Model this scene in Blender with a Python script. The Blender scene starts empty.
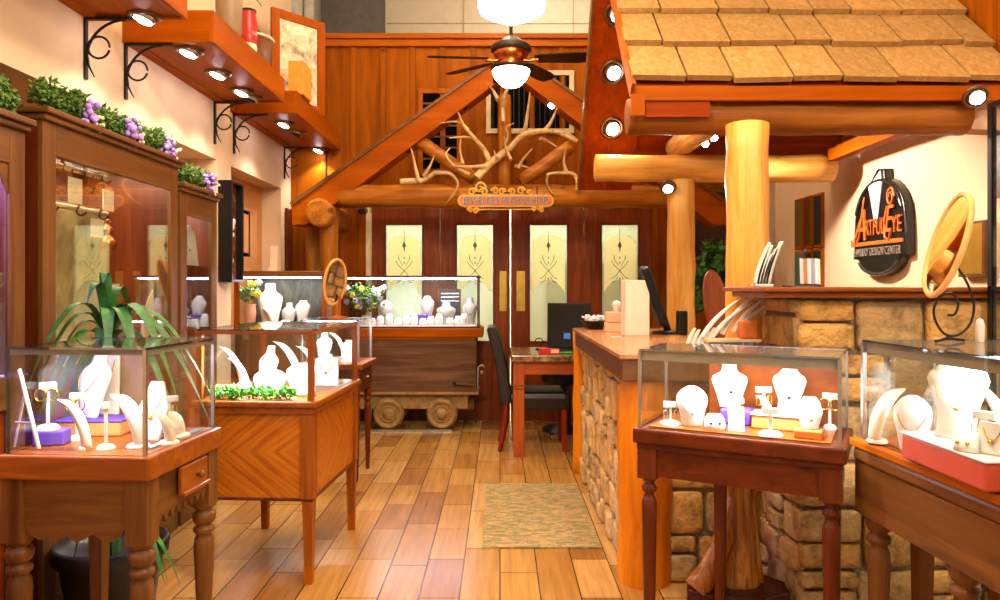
import bpy, math, random
from mathutils import Vector, Matrix, Euler
R = math.radians
rnd = random.Random(7)
scene = bpy.context.scene
col = scene.collection
H, F, CX, CY = 1.35, 720.0, 500.0, 287.0     # eye height, focal length in pixels, vanishing point

def at(px, py, Y):
    return Vector(((px - CX) / F * Y, Y, H - (py - CY) / F * Y))
def xat(px, Y): return (px - CX) / F * Y
def zat(py, Y): return H - (py - CY) / F * Y

# ------------------------------------------------------------------ materials
def lin(h):
    h = h.lstrip('#')
    out = []
    for i in (0, 2, 4):
        c = int(h[i:i+2], 16) / 255
        out.append(c / 12.92 if c <= .04045 else ((c + .055) / 1.055) ** 2.4)
    return (*out, 1)

def newmat(name):
    m = bpy.data.materials.new(name); m.use_nodes = True
    nt = m.node_tree; nt.nodes.clear()
    out = nt.nodes.new('ShaderNodeOutputMaterial')
    return m, nt, out
def N(nt, t, **kw):
    n = nt.nodes.new(t)
    for k, v in kw.items():
        if k in n.inputs: n.inputs[k].default_value = v
        else: setattr(n, k, v)
    return n
def ramp(nt, fac, stops):
    r = nt.nodes.new('ShaderNodeValToRGB')
    e = r.color_ramp.elements
    while len(e) < len(stops): e.new(.5)
    for el, (p, c) in zip(e, stops): el.position = p; el.color = c if not isinstance(c, str) else lin(c)
    nt.links.new(fac, r.inputs[0]); return r.outputs[0]
def math_(nt, op, a, b):
    n = nt.nodes.new('ShaderNodeMath'); n.operation = op
    for i, v in enumerate((a, b)):
        if isinstance(v, (int, float)): n.inputs[i].default_value = v
        else: nt.links.new(v, n.inputs[i])
    return n.outputs[0]

def plain(name, c, rough=.5, metal=0, spec=.5, var=.12, scale=14, bump=0., coat=0.):
    m, nt, out = newmat(name)
    b = N(nt, 'ShaderNodeBsdfPrincipled', Roughness=rough, Metallic=metal)
    b.inputs['Specular IOR Level'].default_value = spec
    b.inputs['Coat Weight'].default_value = coat
    tc = N(nt, 'ShaderNodeTexCoord')
    nz = N(nt, 'ShaderNodeTexNoise', Scale=scale, Detail=3.)
    nt.links.new(tc.outputs['Object'], nz.inputs['Vector'])
    cc = lin(c) if isinstance(c, str) else c
    lo = tuple(v * (1 - var) for v in cc[:3]) + (1,)
    hi = tuple(min(1, v * (1 + var)) for v in cc[:3]) + (1,)
    nt.links.new(ramp(nt, nz.outputs[0], [(.3, lo), (.7, hi)]), b.inputs['Base Color'])
    if bump:
        bp = N(nt, 'ShaderNodeBump', Strength=bump, Distance=.01)
        nt.links.new(nz.outputs[0], bp.inputs['Height']); nt.links.new(bp.outputs[0], b.inputs['Normal'])
    nt.links.new(b.outputs[0], out.inputs[0]); return m

def emit(name, c, s):
    m, nt, out = newmat(name)
    e = N(nt, 'ShaderNodeEmission', Color=lin(c), Strength=s)
    nt.links.new(e.outputs[0], out.inputs[0]); return m

class Wood:
    """three grain directions of one wood; build() picks the one along the part's longest side"""
    def __init__(s, name, dark, mid, light, rough=.38, grain=16., bump=.12, coat=.15, island=0., knots=False):
        s.m = [s.make(name + '_' + 'xyz'[a], a, dark, mid, light, rough, grain, bump, coat, island, knots) for a in range(3)]
    def make(s, name, ax, dark, mid, light, rough, grain, bump, coat, island, knots):
        m, nt, out = newmat(name)
        b = N(nt, 'ShaderNodeBsdfPrincipled', Roughness=rough)
        b.inputs['Coat Weight'].default_value = coat * .6; b.inputs['Coat Roughness'].default_value = .2; b.inputs['Specular IOR Level'].default_value = .22 if coat else .06
        tc = N(nt, 'ShaderNodeTexCoord'); mp = N(nt, 'ShaderNodeMapping')
        sc = [grain] * 3; sc[ax] = grain * .07
        mp.inputs['Scale'].default_value = sc
        geo = N(nt, 'ShaderNodeNewGeometry')
        comb = N(nt, 'ShaderNodeCombineXYZ')
        k = math_(nt, 'MULTIPLY', geo.outputs['Random Per Island'], 9. if island else 0.)
        for i in range(3): nt.links.new(k, comb.inputs[i])
        add = N(nt, 'ShaderNodeVectorMath'); add.operation = 'ADD'
        nt.links.new(tc.outputs['Object'], mp.inputs['Vector'])
        nt.links.new(mp.outputs[0], add.inputs[0]); nt.links.new(comb.outputs[0], add.inputs[1])
        n1 = N(nt, 'ShaderNodeTexNoise', Scale=1., Detail=6., Roughness=.65, Distortion=.8)
        nt.links.new(add.outputs[0], n1.inputs['Vector'])
        c = ramp(nt, n1.outputs[0], [(.28, dark), (.5, mid), (.72, light)])
        if knots:
            v = N(nt, 'ShaderNodeTexVoronoi', Scale=2.4)
            nt.links.new(tc.outputs['Object'], v.inputs['Vector'])
            kf = ramp(nt, v.outputs['Distance'], [(.035, (1, 1, 1, 1)), (.09, (0, 0, 0, 1))])
            mx = N(nt, 'ShaderNodeMixRGB'); mx.inputs[2].default_value = tuple(x * .35 for x in lin(dark)[:3]) + (1,)
            nt.links.new(kf, mx.inputs[0]); nt.links.new(c, mx.inputs[1]); c = mx.outputs[0]
        if island:
            hs = N(nt, 'ShaderNodeHueSaturation')
            v = math_(nt, 'ADD', math_(nt, 'MULTIPLY', geo.outputs['Random Per Island'], island), 1 - island * .5)
            nt.links.new(v, hs.inputs['Value']); nt.links.new(c, hs.inputs['Color']); c = hs.outputs[0]
        nt.links.new(c, b.inputs['Base Color'])
        if bump:
            bp = N(nt, 'ShaderNodeBump', Strength=bump, Distance=.004)
            nt.links.new(n1.outputs[0], bp.inputs['Height']); nt.links.new(bp.outputs[0], b.inputs['Normal'])
        nt.links.new(b.outputs[0], out.inputs[0]); return m

def glassmat(name, tint, base=.05, k=.6, p=3., gloss=(1, 1, 1, 1), rough=0.):
    m, nt, out = newmat(name)
    t = N(nt, 'ShaderNodeBsdfTransparent', Color=tint); g = N(nt, 'ShaderNodeBsdfGlossy', Color=gloss, Roughness=rough)
    lw = N(nt, 'ShaderNodeLayerWeight', Blend=.5)
    f = math_(nt, 'ADD', math_(nt, 'MULTIPLY', math_(nt, 'POWER', lw.outputs['Facing'], p), k), base)
    mx = N(nt, 'ShaderNodeMixShader')
    nt.links.new(f, mx.inputs[0]); nt.links.new(t.outputs[0], mx.inputs[1]); nt.links.new(g.outputs[0], mx.inputs[2])
    nt.links.new(mx.outputs[0], out.inputs[0]); return m

def floormat():
    m, nt, out = newmat('plank_floor')
    b = N(nt, 'ShaderNodeBsdfPrincipled', Roughness=.26)
    b.inputs['Coat Weight'].default_value = .25; b.inputs['Coat Roughness'].default_value = .18
    tc = N(nt, 'ShaderNodeTexCoord')
    sep = N(nt, 'ShaderNodeSeparateXYZ'); nt.links.new(tc.outputs['Object'], sep.inputs[0])
    cb = N(nt, 'ShaderNodeCombineXYZ')
    nt.links.new(sep.outputs[1], cb.inputs[0]); nt.links.new(sep.outputs[0], cb.inputs[1])
    br = N(nt, 'ShaderNodeTexBrick', Scale=1.)
    br.inputs['Brick Width'].default_value = .62; br.inputs['Row Height'].default_value = .177
    br.inputs['Mortar Size'].default_value = .0035; br.inputs['Mortar Smooth'].default_value = .3
    br.inputs['Color1'].default_value = (0, 0, 0, 1); br.inputs['Color2'].default_value = (1, 1, 1, 1)
    br.inputs['Mortar'].default_value = (.5, .5, .5, 1)
    br.offset = .37; br.offset_frequency = 3; br.squash = .72; br.squash_frequency = 2
    nt.links.new(cb.outputs[0], br.inputs['Vector'])
    base = ramp(nt, br.outputs['Color'], [(0., '#946026'), (.35, '#aa7632'), (.65, '#b88640'), (1., '#c89a58')])
    mp = N(nt, 'ShaderNodeMapping'); mp.inputs['Scale'].default_value = (34, 2.2, 1)
    nt.links.new(tc.outputs['Object'], mp.inputs['Vector'])
    n1 = N(nt, 'ShaderNodeTexNoise', Scale=1., Detail=6., Roughness=.6, Distortion=.5)
    nt.links.new(mp.outputs[0], n1.inputs['Vector'])
    g = ramp(nt, n1.outputs[0], [(.3, (.62, .6, .58, 1)), (.65, (1.1, 1.1, 1.1, 1))])
    mx = N(nt, 'ShaderNodeMixRGB', blend_type='MULTIPLY'); mx.inputs[0].default_value = .8
    nt.links.new(base, mx.inputs[1]); nt.links.new(g, mx.inputs[2])
    m2 = N(nt, 'ShaderNodeMixRGB'); m2.inputs[2].default_value = lin('#3a1d0a')
    nt.links.new(br.outputs['Fac'], m2.inputs[0]); nt.links.new(mx.outputs[0], m2.inputs[1])
    nt.links.new(m2.outputs[0], b.inputs['Base Color'])
    bp = N(nt, 'ShaderNodeBump', Strength=.25, Distance=.003, invert=True)
    nt.links.new(br.outputs['Fac'], bp.inputs['Height']); nt.links.new(bp.outputs[0], b.inputs['Normal'])
    nt.links.new(b.outputs[0], out.inputs[0]); return m

def stonemat():
    m, nt, out = newmat('field_stone')
    b = N(nt, 'ShaderNodeBsdfPrincipled', Roughness=.8)
    tc = N(nt, 'ShaderNodeTexCoord'); geo = N(nt, 'ShaderNodeNewGeometry')
    n1 = N(nt, 'ShaderNodeTexNoise', Scale=9., Detail=8., Roughness=.7)
    n2 = N(nt, 'ShaderNodeTexNoise', Scale=45., Detail=4.)
    nt.links.new(tc.outputs['Object'], n1.inputs['Vector']); nt.links.new(tc.outputs['Object'], n2.inputs['Vector'])
    base = ramp(nt, geo.outputs['Random Per Island'], [(0., '#bc9254'), (.3, '#e2b468'), (.55, '#c0a478'), (.8, '#dca858'), (1., '#a48658')])
    d = ramp(nt, n1.outputs[0], [(.32, (.42, .36, .3, 1)), (.5, (1, 1, 1, 1)), (.68, (1.25, 1.12, .92, 1))])
    mx = N(nt, 'ShaderNodeMixRGB', blend_type='MULTIPLY'); mx.inputs[0].default_value = 1
    nt.links.new(base, mx.inputs[1]); nt.links.new(d, mx.inputs[2])
    nt.links.new(mx.outputs[0], b.inputs['Base Color'])
    h = math_(nt, 'ADD', n1.outputs[0], math_(nt, 'MULTIPLY', n2.outputs[0], .35))
    bp = N(nt, 'ShaderNodeBump', Strength=1., Distance=.03)
    nt.links.new(h, bp.inputs['Height']); nt.links.new(bp.outputs[0], b.inputs['Normal'])
    nt.links.new(b.outputs[0], out.inputs[0]); return m

def speckle(name, stops, scale, stretch=(1, 1, 1), rough=.9, detail=6.):
    m, nt, out = newmat(name)
    b = N(nt, 'ShaderNodeBsdfPrincipled', Roughness=rough)
    tc = N(nt, 'ShaderNodeTexCoord'); mp = N(nt, 'ShaderNodeMapping'); mp.inputs['Scale'].default_value = stretch
    n = N(nt, 'ShaderNodeTexNoise', Scale=scale, Detail=detail, Roughness=.75, Distortion=.6)
    nt.links.new(tc.outputs['Object'], mp.inputs[0]); nt.links.new(mp.outputs[0], n.inputs['Vector'])
    nt.links.new(ramp(nt, n.outputs[0], stops), b.inputs['Base Color'])
    nt.links.new(b.outputs[0], out.inputs[0]); return m

def chevron(name, c1, c2):
    """book-matched diagonal veneer"""
    m, nt, out = newmat(name)
    b = N(nt, 'ShaderNodeBsdfPrincipled', Roughness=.3); b.inputs['Coat Weight'].default_value = .25
    tc = N(nt, 'ShaderNodeTexCoord'); sep = N(nt, 'ShaderNodeSeparateXYZ'); nt.links.new(tc.outputs['Object'], sep.inputs[0])
    hx = math_(nt, 'ABSOLUTE', math_(nt, 'ADD', sep.outputs[0], sep.outputs[1]), 0)
    s = math_(nt, 'ADD', math_(nt, 'MULTIPLY', hx, .8), math_(nt, 'ABSOLUTE', math_(nt, 'ADD', sep.outputs[2], -.6), 0))
    cb = N(nt, 'ShaderNodeCombineXYZ'); nt.links.new(math_(nt, 'MULTIPLY', s, 46.), cb.inputs[0])
    nt.links.new(math_(nt, 'MULTIPLY', hx, 4.), cb.inputs[1])
    n = N(nt, 'ShaderNodeTexNoise', Scale=1., Detail=3., Roughness=.6); nt.links.new(cb.outputs[0], n.inputs['Vector'])
    nt.links.new(ramp(nt, n.outputs[0], [(.35, c1), (.62, c2)]), b.inputs['Base Color'])
    nt.links.new(b.outputs[0], out.inputs[0]); return m

cherry = Wood('cherry', '#642a0a', '#82390c', '#984a14')
teak = Wood('teak', '#6c3408', '#8a460c', '#a05a18')
dcherry = Wood('dark_cherry', '#421603', '#5a2204', '#6e2e0a')
maho = Wood('mahogany', '#401606', '#5a2408', '#70320e')
walnut = Wood('walnut', '#4a2a10', '#68401a', '#7d5022')
honey = Wood('honey_board', '#864206', '#a05208', '#b46410', rough=.45, coat=0)
fir = Wood('fir_panel', '#6e3402', '#8c4804', '#a45a0a', rough=.55, grain=9., knots=True, island=.25, coat=0)
orange = Wood('orange_beam', '#883e00', '#9c4a00', '#b05c08', rough=.5, grain=8., coat=0)
soffw = Wood('soffit_wood', '#823e04', '#9a4c06', '#ae5e0c', rough=.42, coat=0)
rafterw = Wood('rafter_wood', '#6c2600', '#822f00', '#943a04', rough=.5, coat=0)
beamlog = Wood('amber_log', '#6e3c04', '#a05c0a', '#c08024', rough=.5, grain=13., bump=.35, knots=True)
eavelog = Wood('shaded_log', '#5a2c04', '#82480a', '#a0641c', rough=.55, grain=13., bump=.35, knots=True)  # log colour darkened to hold the shade under the eave
logw = Wood('peeled_log', '#a86e24', '#dca44c', '#ecc272', rough=.45, grain=13., bump=.3, knots=True)
logd = Wood('dark_log', '#70460e', '#a0681c', '#c08a34', rough=.5, grain=13., bump=.3, knots=True)
shing = Wood('cedar_shingle', '#8a683a', '#9e7a48', '#b28c5a', rough=.75, grain=30., bump=.5, coat=0, island=.3)
doorw = Wood('door_wood', '#602606', '#7c3606', '#94480e', rough=.35)
veneer = chevron('diagonal_veneer', '#924604', '#bc6c12')
cartm = Wood('weathered_cart', '#48301f', '#62442e', '#785840', rough=.8, bump=.3, coat=0)
yelwood = Wood('golden_pine', '#b25c04', '#d47a06', '#e28e16', rough=.4, grain=12., bump=.25, knots=True)
plaster = plain('cream_plaster', '#e6c8a4', .85, var=.03, scale=5)
plaster2 = plain('peach_plaster', '#dcc09e', .85, var=.04, scale=5)
nichep = plain('niche_plaster', '#d99a5e', .85, var=.05, scale=5)
greywall = plain('grey_panel', '#5d5650', .8)
creamblock = plain('painted_block', '#cdbfa6', .85, var=.04)
white = plain('white_leatherette', '#dcd8d2', .55, var=.02)
dimwhite = plain('dimmed_leatherette', '#a39a90', .55, var=.06)  # white leatherette greyed in its colour so busts look backlit and dim
band = plain('frosted_band', '#8f8674', .5)
signgold = plain('gilt_scroll', '#d89c2a', .45, .1)
offwhite = plain('cream_leatherette', '#d8c8b0', .6, var=.04)
black = plain('black_paint', '#0c0b0b', .35, var=.1)
iron = plain('wrought_iron', '#2a211c', .5, .6)
leather = plain('dark_leather', '#1d1310', .38, var=.2, scale=60, bump=.08)
gold = plain('gold_metal', '#d9a534', .25, 1.)
brass = plain('brass_plate', '#c8a850', .35, 1.)
copper = plain('copper_metal', '#c8703a', .28, 1.)
bronze = plain('bronze_trim', '#6a5038', .35, .8)
steel = plain('steel', '#b8b5b0', .3, 1.)
rusty = plain('rusted_iron', '#94703a', .7, .2, var=.3, scale=20, bump=.2)
purple = plain('purple_velvet', '#5a3aa8', .8, var=.15)
orangecloth = plain('tan_leather_riser', '#d08a4a', .6, var=.08)
redcloth = plain('red_leather_riser', '#b8472c', .55, var=.08)
peachbox = plain('peach_card', '#e8c3a0', .7, var=.04)
leafm = speckle('leaf_green', [(.3, '#123a0e'), (.5, '#2a661c'), (.72, '#5c9236')], 9., rough=.5)
leafd = speckle('garland_green', [(.3, '#2a4a14'), (.5, '#4c7424'), (.72, '#7c9a3a')], 14., rough=.7)
leafb = speckle('bright_green', [(.3, '#1f6a1a'), (.5, '#3c9a2a'), (.72, '#86c040')], 14., rough=.6)
lilac = plain('lilac_petal', '#b08ae0', .7, var=.25, scale=30)
whitepet = plain('white_petal', '#f0e8f0', .7, var=.08)
yellowpet = plain('yellow_petal', '#dcc23a', .7, var=.2)
antler = speckle('antler_bone', [(.3, '#8a6a3a'), (.5, '#b8955e'), (.72, '#e0cda0')], 7., rough=.6)
granite = speckle('brown_granite', [(.35, '#3a2616'), (.5, '#7a5a36'), (.65, '#a88a5a')], 22., rough=.2)
rugm = speckle('flecked_rug', [(.34, '#54482a'), (.41, '#8e7a40'), (.47, '#6a6440'), (.52, '#a8945c'), (.57, '#b0703a'), (.62, '#bca874'), (.7, '#7a6a3c')], 24., (.55, 1.5, 1), rough=.95, detail=12.)
mortar = plain('mortar', '#8a7a64', .9, var=.2, bump=.4, scale=50)
stone = stonemat()
floorm = floormat()
glass = glassmat('case_glass', (.965, .985, .975, 1), .03, .55, 3.)
cabglass = glassmat('cabinet_glass', (.93, .95, .91, 1), .10, .45, 2.)
glassedge = glassmat('glass_edge', (.10, .16, .2, 1), .25, .4, 2.)
mirror = plain('mirror_silver', '#f4f0ea', .03, 1., var=0)
oldmirror = speckle('clouded_mirror', [(.32, '#5a5034'), (.48, '#a89a6c'), (.66, '#cfc394')], 5., (1, 1, .6), rough=.5)
blackplastic = plain('black_plastic', '#0d0c0c', .45, var=.05, spec=.25)
shellgrey = plain('fan_grey', '#3a2e24', .5, .4)
bladew = Wood('fan_blade', '#1e0f08', '#2e180c', '#3c2212', rough=.5, coat=0)

def frosted(name):
    m, nt, out = newmat(name)
    t = N(nt, 'ShaderNodeBsdfTransparent', Color=(.93, .96, .9, 1)); d = N(nt, 'ShaderNodeBsdfPrincipled', Roughness=.25)
    d.inputs['Base Color'].default_value = lin('#c8d4bc')
    mx = N(nt, 'ShaderNodeMixShader'); mx.inputs[0].default_value = .7
    nt.links.new(t.outputs[0], mx.inputs[1]); nt.links.new(d.outputs[0], mx.inputs[2]); nt.links.new(mx.outputs[0], out.inputs[0]); return m
doorpane = frosted('door_glass')
etchm, nt_, out_ = newmat('etched_frost')
_t = N(nt_, 'ShaderNodeBsdfTranslucent', Color=lin('#fff4dc')); _d = N(nt_, 'ShaderNodeBsdfDiffuse', Color=lin('#e4d6b8'))
_m = N(nt_, 'ShaderNodeMixShader'); _m.inputs[0].default_value = .12
nt_.links.new(_t.outputs[0], _m.inputs[1]); nt_.links.new(_d.outputs[0], _m.inputs[2]); nt_.links.new(_m.outputs[0], out_.inputs[0])
etchd = plain('etched_dark', '#6c7a70', .6)

lampw = emit('spot_lamp', '#fff4ff', 30.)
opal = emit('opal_glass', '#ffdcae', 26.)
led = emit('led_strip', '#f2eeff', 14.)
screen = emit('sticker_blue', '#6a8ad0', .5)

# ------------------------------------------------------------------ mesh building
class MB:
    def __init__(s): s.v = []; s.f = []; s.mi = []; s.sm = []
    def add(s, vs, fs, M=None, mi=0, smooth=False):
        o = len(s.v)
        s.v += [tuple(M @ Vector(v)) if M else tuple(v) for v in vs]
        for f in fs: s.f.append([i + o for i in f]); s.mi.append(mi); s.sm.append(smooth)
        return s
    def box(s, a, b, M=None, mi=0):
        x0, y0, z0 = (min(a[i], b[i]) for i in range(3)); x1, y1, z1 = (max(a[i], b[i]) for i in range(3))
        return s.add([(x0,y0,z0),(x1,y0,z0),(x1,y1,z0),(x0,y1,z0),(x0,y0,z1),(x1,y0,z1),(x1,y1,z1),(x0,y1,z1)],
                     [(3,2,1,0),(4,5,6,7),(0,1,5,4),(1,2,6,5),(2,3,7,6),(3,0,4,7)], M, mi)
    def cbox(s, c, d, M=None, mi=0):
        return s.box([c[i] - d[i] / 2 for i in range(3)], [c[i] + d[i] / 2 for i in range(3)], M, mi)
    def lathe(s, prof, M=None, n=18, mi=0, cap=True, smooth=True):
        vs, fs = [], []
        for r, z in prof:
            for k in range(n): a = 2 * math.pi * k / n; vs.append((r * math.cos(a), r * math.sin(a), z))
        for i in range(len(prof) - 1):
            for k in range(n):
                k2 = (k + 1) % n
                fs.append((i*n+k, i*n+k2, (i+1)*n+k2, (i+1)*n+k))
        s.add(vs, fs, M, mi, smooth)
        if cap: 
            s.add(vs[:n], [tuple(range(n))[::-1]], M, mi); s.add(vs[-n:], [tuple(range(n))], M, mi)
        return s
    def tube(s, pts, r, n=10, M=None, mi=0, closed=False, flat=1.):
        pts = [Vector(p) for p in pts]; m = len(pts)
        rs = r if isinstance(r, (list, tuple)) else [r] * m
        vs, fs = [], []
        up = None
        for i, p in enumerate(pts):
            if closed: t = pts[(i + 1) % m] - pts[i - 1]
            else: t = pts[min(i + 1, m - 1)] - pts[max(i - 1, 0)]
            t.normalize()
            if up is None: up = Vector((0, 0, 1)) if abs(t.z) < .9 else Vector((0, 1, 0))
            a = t.cross(up)
            if a.length < 1e-5: a = t.orthogonal()
            a.normalize(); b = a.cross(t).normalized(); up = b
            for k in range(n):
                q = 2 * math.pi * k / n
                vs.append(p + (a * math.cos(q) + b * math.sin(q) * flat) * rs[i])
        for i in range(m if closed else m - 1):
            j = (i + 1) % m
            for k in range(n):
                k2 = (k + 1) % n
                fs.append((i*n+k, i*n+k2, j*n+k2, j*n+k))
        s.add(vs, fs, M, mi, True)
        if not closed:
            s.add(vs[:n], [tuple(range(n))], M, mi); s.add(vs[-n:], [tuple(range(n))[::-1]], M, mi)
        return s
    def prism(s, poly, t, M=None, mi=0):
        """poly in (x, z), thickness along y from 0 to t"""
        n = len(poly)
        vs = [(x, 0, z) for x, z in poly] + [(x, t, z) for x, z in poly]
        fs = [tuple(range(n)), tuple(range(2*n-1, n-1, -1))] + [(i, i+n, (i+1) % n + n, (i+1) % n) for i in range(n)]
        return s.add(vs, fs, M, mi)
    def ball(s, c, r, n=12, m=8, sc=(1, 1, 1), M=None, mi=0):
        vs, fs = [], []
        for i in range(m + 1):
            th = math.pi * i / m
            for k in range(n):
                a = 2 * math.pi * k / n
                vs.append((c[0] + r*sc[0]*math.sin(th)*math.cos(a), c[1] + r*sc[1]*math.sin(th)*math.sin(a), c[2] - r*sc[2]*math.cos(th)))
        for i in range(m):
            for k in range(n):
                k2 = (k+1) % n; fs.append((i*n+k, i*n+k2, (i+1)*n+k2, (i+1)*n+k))
        return s.add(vs, fs, M, mi, True)
    def loft(s, rings, M=None, mi=0, smooth=True, cap=True):
        n = len(rings[0]); vs = [v for r in rings for v in r]; fs = []
        for i in range(len(rings) - 1):
            for k in range(n):
                k2 = (k+1) % n; fs.append((i*n+k, i*n+k2, (i+1)*n+k2, (i+1)*n+k))
        if cap: fs += [tuple(range(n))[::-1], tuple(range((len(rings)-1)*n, len(rings)*n))]
        return s.add(vs, fs, M, mi, smooth)
    def build(s, name, mat, parent=None, bevel=0., axis=None, weld=False):
        vs = s.v
        if parent is not None and parent.get('_org') is not None:
            o = Vector(parent['_org']); vs = [(v[0]-o.x, v[1]-o.y, v[2]-o.z) for v in vs]
            org = o
        else: org = None
        me = bpy.data.meshes.new(name)
        me.from_pydata([tuple(v) for v in vs], [], s.f)
        ext = [max(v[i] for v in vs) - min(v[i] for v in vs) for i in range(3)]
        ax = ext.index(max(ext)) if axis is None else axis
        for mm in (mat if isinstance(mat, (list, tuple)) else [mat]):
            me.materials.append(mm.m[ax] if isinstance(mm, Wood) else mm)
        me.polygons.foreach_set('material_index', s.mi); me.polygons.foreach_set('use_smooth', s.sm)
        me.validate(); me.update()
        ob = bpy.data.objects.new(name, me); col.objects.link(ob)
        if parent is not None:
            ob.parent = parent
            if org is not None: ob['_org'] = tuple(org)
        if bevel:
            md = ob.modifiers.new('edge', 'BEVEL'); md.width = bevel; md.segments = 2; md.limit_method = 'ANGLE'; md.angle_limit = R(40)
        return ob

def T(x=0, y=0, z=0, rx=0, ry=0, rz=0, s=1):
    return Matrix.Translation((x, y, z)) @ Euler((rx, ry, rz)).to_matrix().to_4x4() @ Matrix.Scale(s, 4)

def tag(o, label, cat, group=None, kind=None):
    o['label'] = label; o['category'] = cat
    if group: o['group'] = group
    if kind: o['kind'] = kind
    return o
def thing(name, label, cat, org=(0, 0, 0), group=None):
    """an Empty at the thing's base; its parts are modelled in room coordinates"""
    o = bpy.data.objects.new(name, None); col.objects.link(o); o.location = org; o['_org'] = tuple(org)
    o.empty_display_size = .05
    return tag(o, label, cat, group)
def struct(name, mb, mat, bevel=0., axis=None):
    o = mb.build(name, mat, None, bevel, axis); o['kind'] = 'structure'; o['label'] = name.replace('_', ' ') + ' of the jewelry shop room'
    o['category'] = name.split('_')[0]
    return o
def solo(name, mb, mat, label, cat, group=None, bevel=0., axis=None, kind=None):
    """a thing that is one mesh: origin moved to its base"""
    xs = [v[0] for v in mb.v]; ys = [v[1] for v in mb.v]; zs = [v[2] for v in mb.v]
    org = ((min(xs)+max(xs))/2, (min(ys)+max(ys))/2, min(zs))
    mb.v = [(v[0]-org[0], v[1]-org[1], v[2]-org[2]) for v in mb.v]
    o = mb.build(name, mat, None, bevel, axis); o.location = org; o['_org'] = org
    return tag(o, label, cat, group, kind)
def copy_tree(o, parent=None, **kw):
    c = o.copy(); col.objects.link(c)
    if parent is not None: c.parent = parent
    for ch in list(o.children): copy_tree(ch, c)
    for k, v in kw.items(): c[k] = v
    return c
def textobj(body, size, mat, parent, M, extrude=.002, width=None, name='lettering', align='CENTER', shear=0., bold=0.):
    cu = bpy.data.curves.new(name, 'FONT'); cu.body = body; cu.size = size; cu.align_x = align; cu.align_y = 'CENTER'
    cu.extrude = extrude; cu.shear = shear; cu.offset = bold; cu.resolution_u = 3
    tmp = bpy.data.objects.new(name, cu); col.objects.link(tmp)
    bpy.context.view_layer.update()
    me = bpy.data.meshes.new_from_object(tmp.evaluated_get(bpy.context.evaluated_depsgraph_get())); me.name = name
    bpy.data.objects.remove(tmp); bpy.data.curves.remove(cu)
    me.materials.clear(); me.materials.append(mat)
    xs = [v.co.x for v in me.vertices]
    sx = width / (max(xs) - min(xs)) if width else 1.
    ob = bpy.data.objects.new(name, me); col.objects.link(ob)
    ob.parent = parent
    org = Vector(parent['_org']) if parent.get('_org') is not None else Vector((0, 0, 0))
    me.transform(Matrix.Translation(-org) @ M @ Matrix.Diagonal((sx, 1, 1, 1)))
    return ob
def arc(c, r, a0, a1, n, ax='xz'):
    out = []
    for i in range(n + 1):
        a = R(a0 + (a1 - a0) * i / n); u, w = r * math.cos(a), r * math.sin(a)
        out.append((c[0] + u, c[1], c[2] + w) if ax == 'xz' else (c[0], c[1] + u, c[2] + w) if ax == 'yz' else (c[0] + u, c[1] + w, c[2]))
    return out
def spline(pts, k=6):
    P = [Vector(p) for p in pts]; out = []
    for i in range(len(P) - 1):
        a_, b_, c_, d_ = P[max(i-1, 0)], P[i], P[i+1], P[min(i+2, len(P)-1)]
        for j in range(k):
            u = j / k; out.append(.5 * ((2*b_) + (c_-a_)*u + (2*a_-5*b_+4*c_-d_)*u*u + (3*b_-a_-3*c_+d_)*u**3))
    return out + [P[-1]]
def lamp(kind, loc, energy, color=(1, .8, .6), size=.08, rot=(0, 0, 0), name=None, **kw):
    l = bpy.data.lights.new(name or kind.lower() + '_light', kind); l.energy = energy; l.color = color
    if kind == 'AREA':
        l.shape = 'RECTANGLE'; l.size = size[0]; l.size_y = size[1]
    else: l.shadow_soft_size = size
    for k, v in kw.items(): setattr(l, k, v)
    o = bpy.data.objects.new(l.name, l); col.objects.link(o); o.location = loc; o.rotation_euler = rot
    return o
WARM, COOL = (1., .80, .58), (.96, .96, 1.)

# ================================================================== THE SETTING
XL, XR, YB = -2.1, 2.6, 7.25
struct('floor', MB().box((-3, -2, -.05), (3.2, 9.4, 0)), floorm)
struct('ceiling', MB().box((-3, -2, 4.9), (3.2, 9.4, 5.0)), creamblock)
w = MB()
w.box((XL - .3, -2, 2.295), (XL, YB, 4.9))                     # bulkhead the soffits hang from
w.box((XL - .4, -2, 0), (XL - .3, 5.33, 2.295))                # back of the cabinet recess
w.box((XL - .4, 5.324, 0), (XL, 5.62, 2.295))                  # pier
w.box((XL - .4, 6.9, 0), (XL, YB, 2.295))                      # end pier
struct('wall_left', w, plaster2)
struct('wall_niche', MB().box((XL - .25, 5.62, 0), (XL - .18, 6.9, 2.295)), nichep)
struct('baseboard_left', MB().box((XL - .3, -2, 0), (XL - .285, 5.32, .1)).box((XL - .3, -2, .1), (XL - .29, 5.32, .115)), walnut)
struct('trim_1', MB().box((XL, 5.60, 2.72), (XL + .03, 5.66, 4.6)).box((XL, 5.60, 4.5), (XL + .06, 5.66, 4.6)), orange)
struct('wall_right', MB().box((XR, 2.6, 0), (XR + .1, YB, 4.9)), plaster)
b = MB().box((XR - .03, 3.3, 2.45), (XR - .001, YB - .02, 4.88))
for k in range(14): b.box((XR - .05, 3.45 + k * .28, 2.45), (XR - .03, 3.50 + k * .28, 4.88))
struct('trim_2', b, fir, axis=2)
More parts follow.
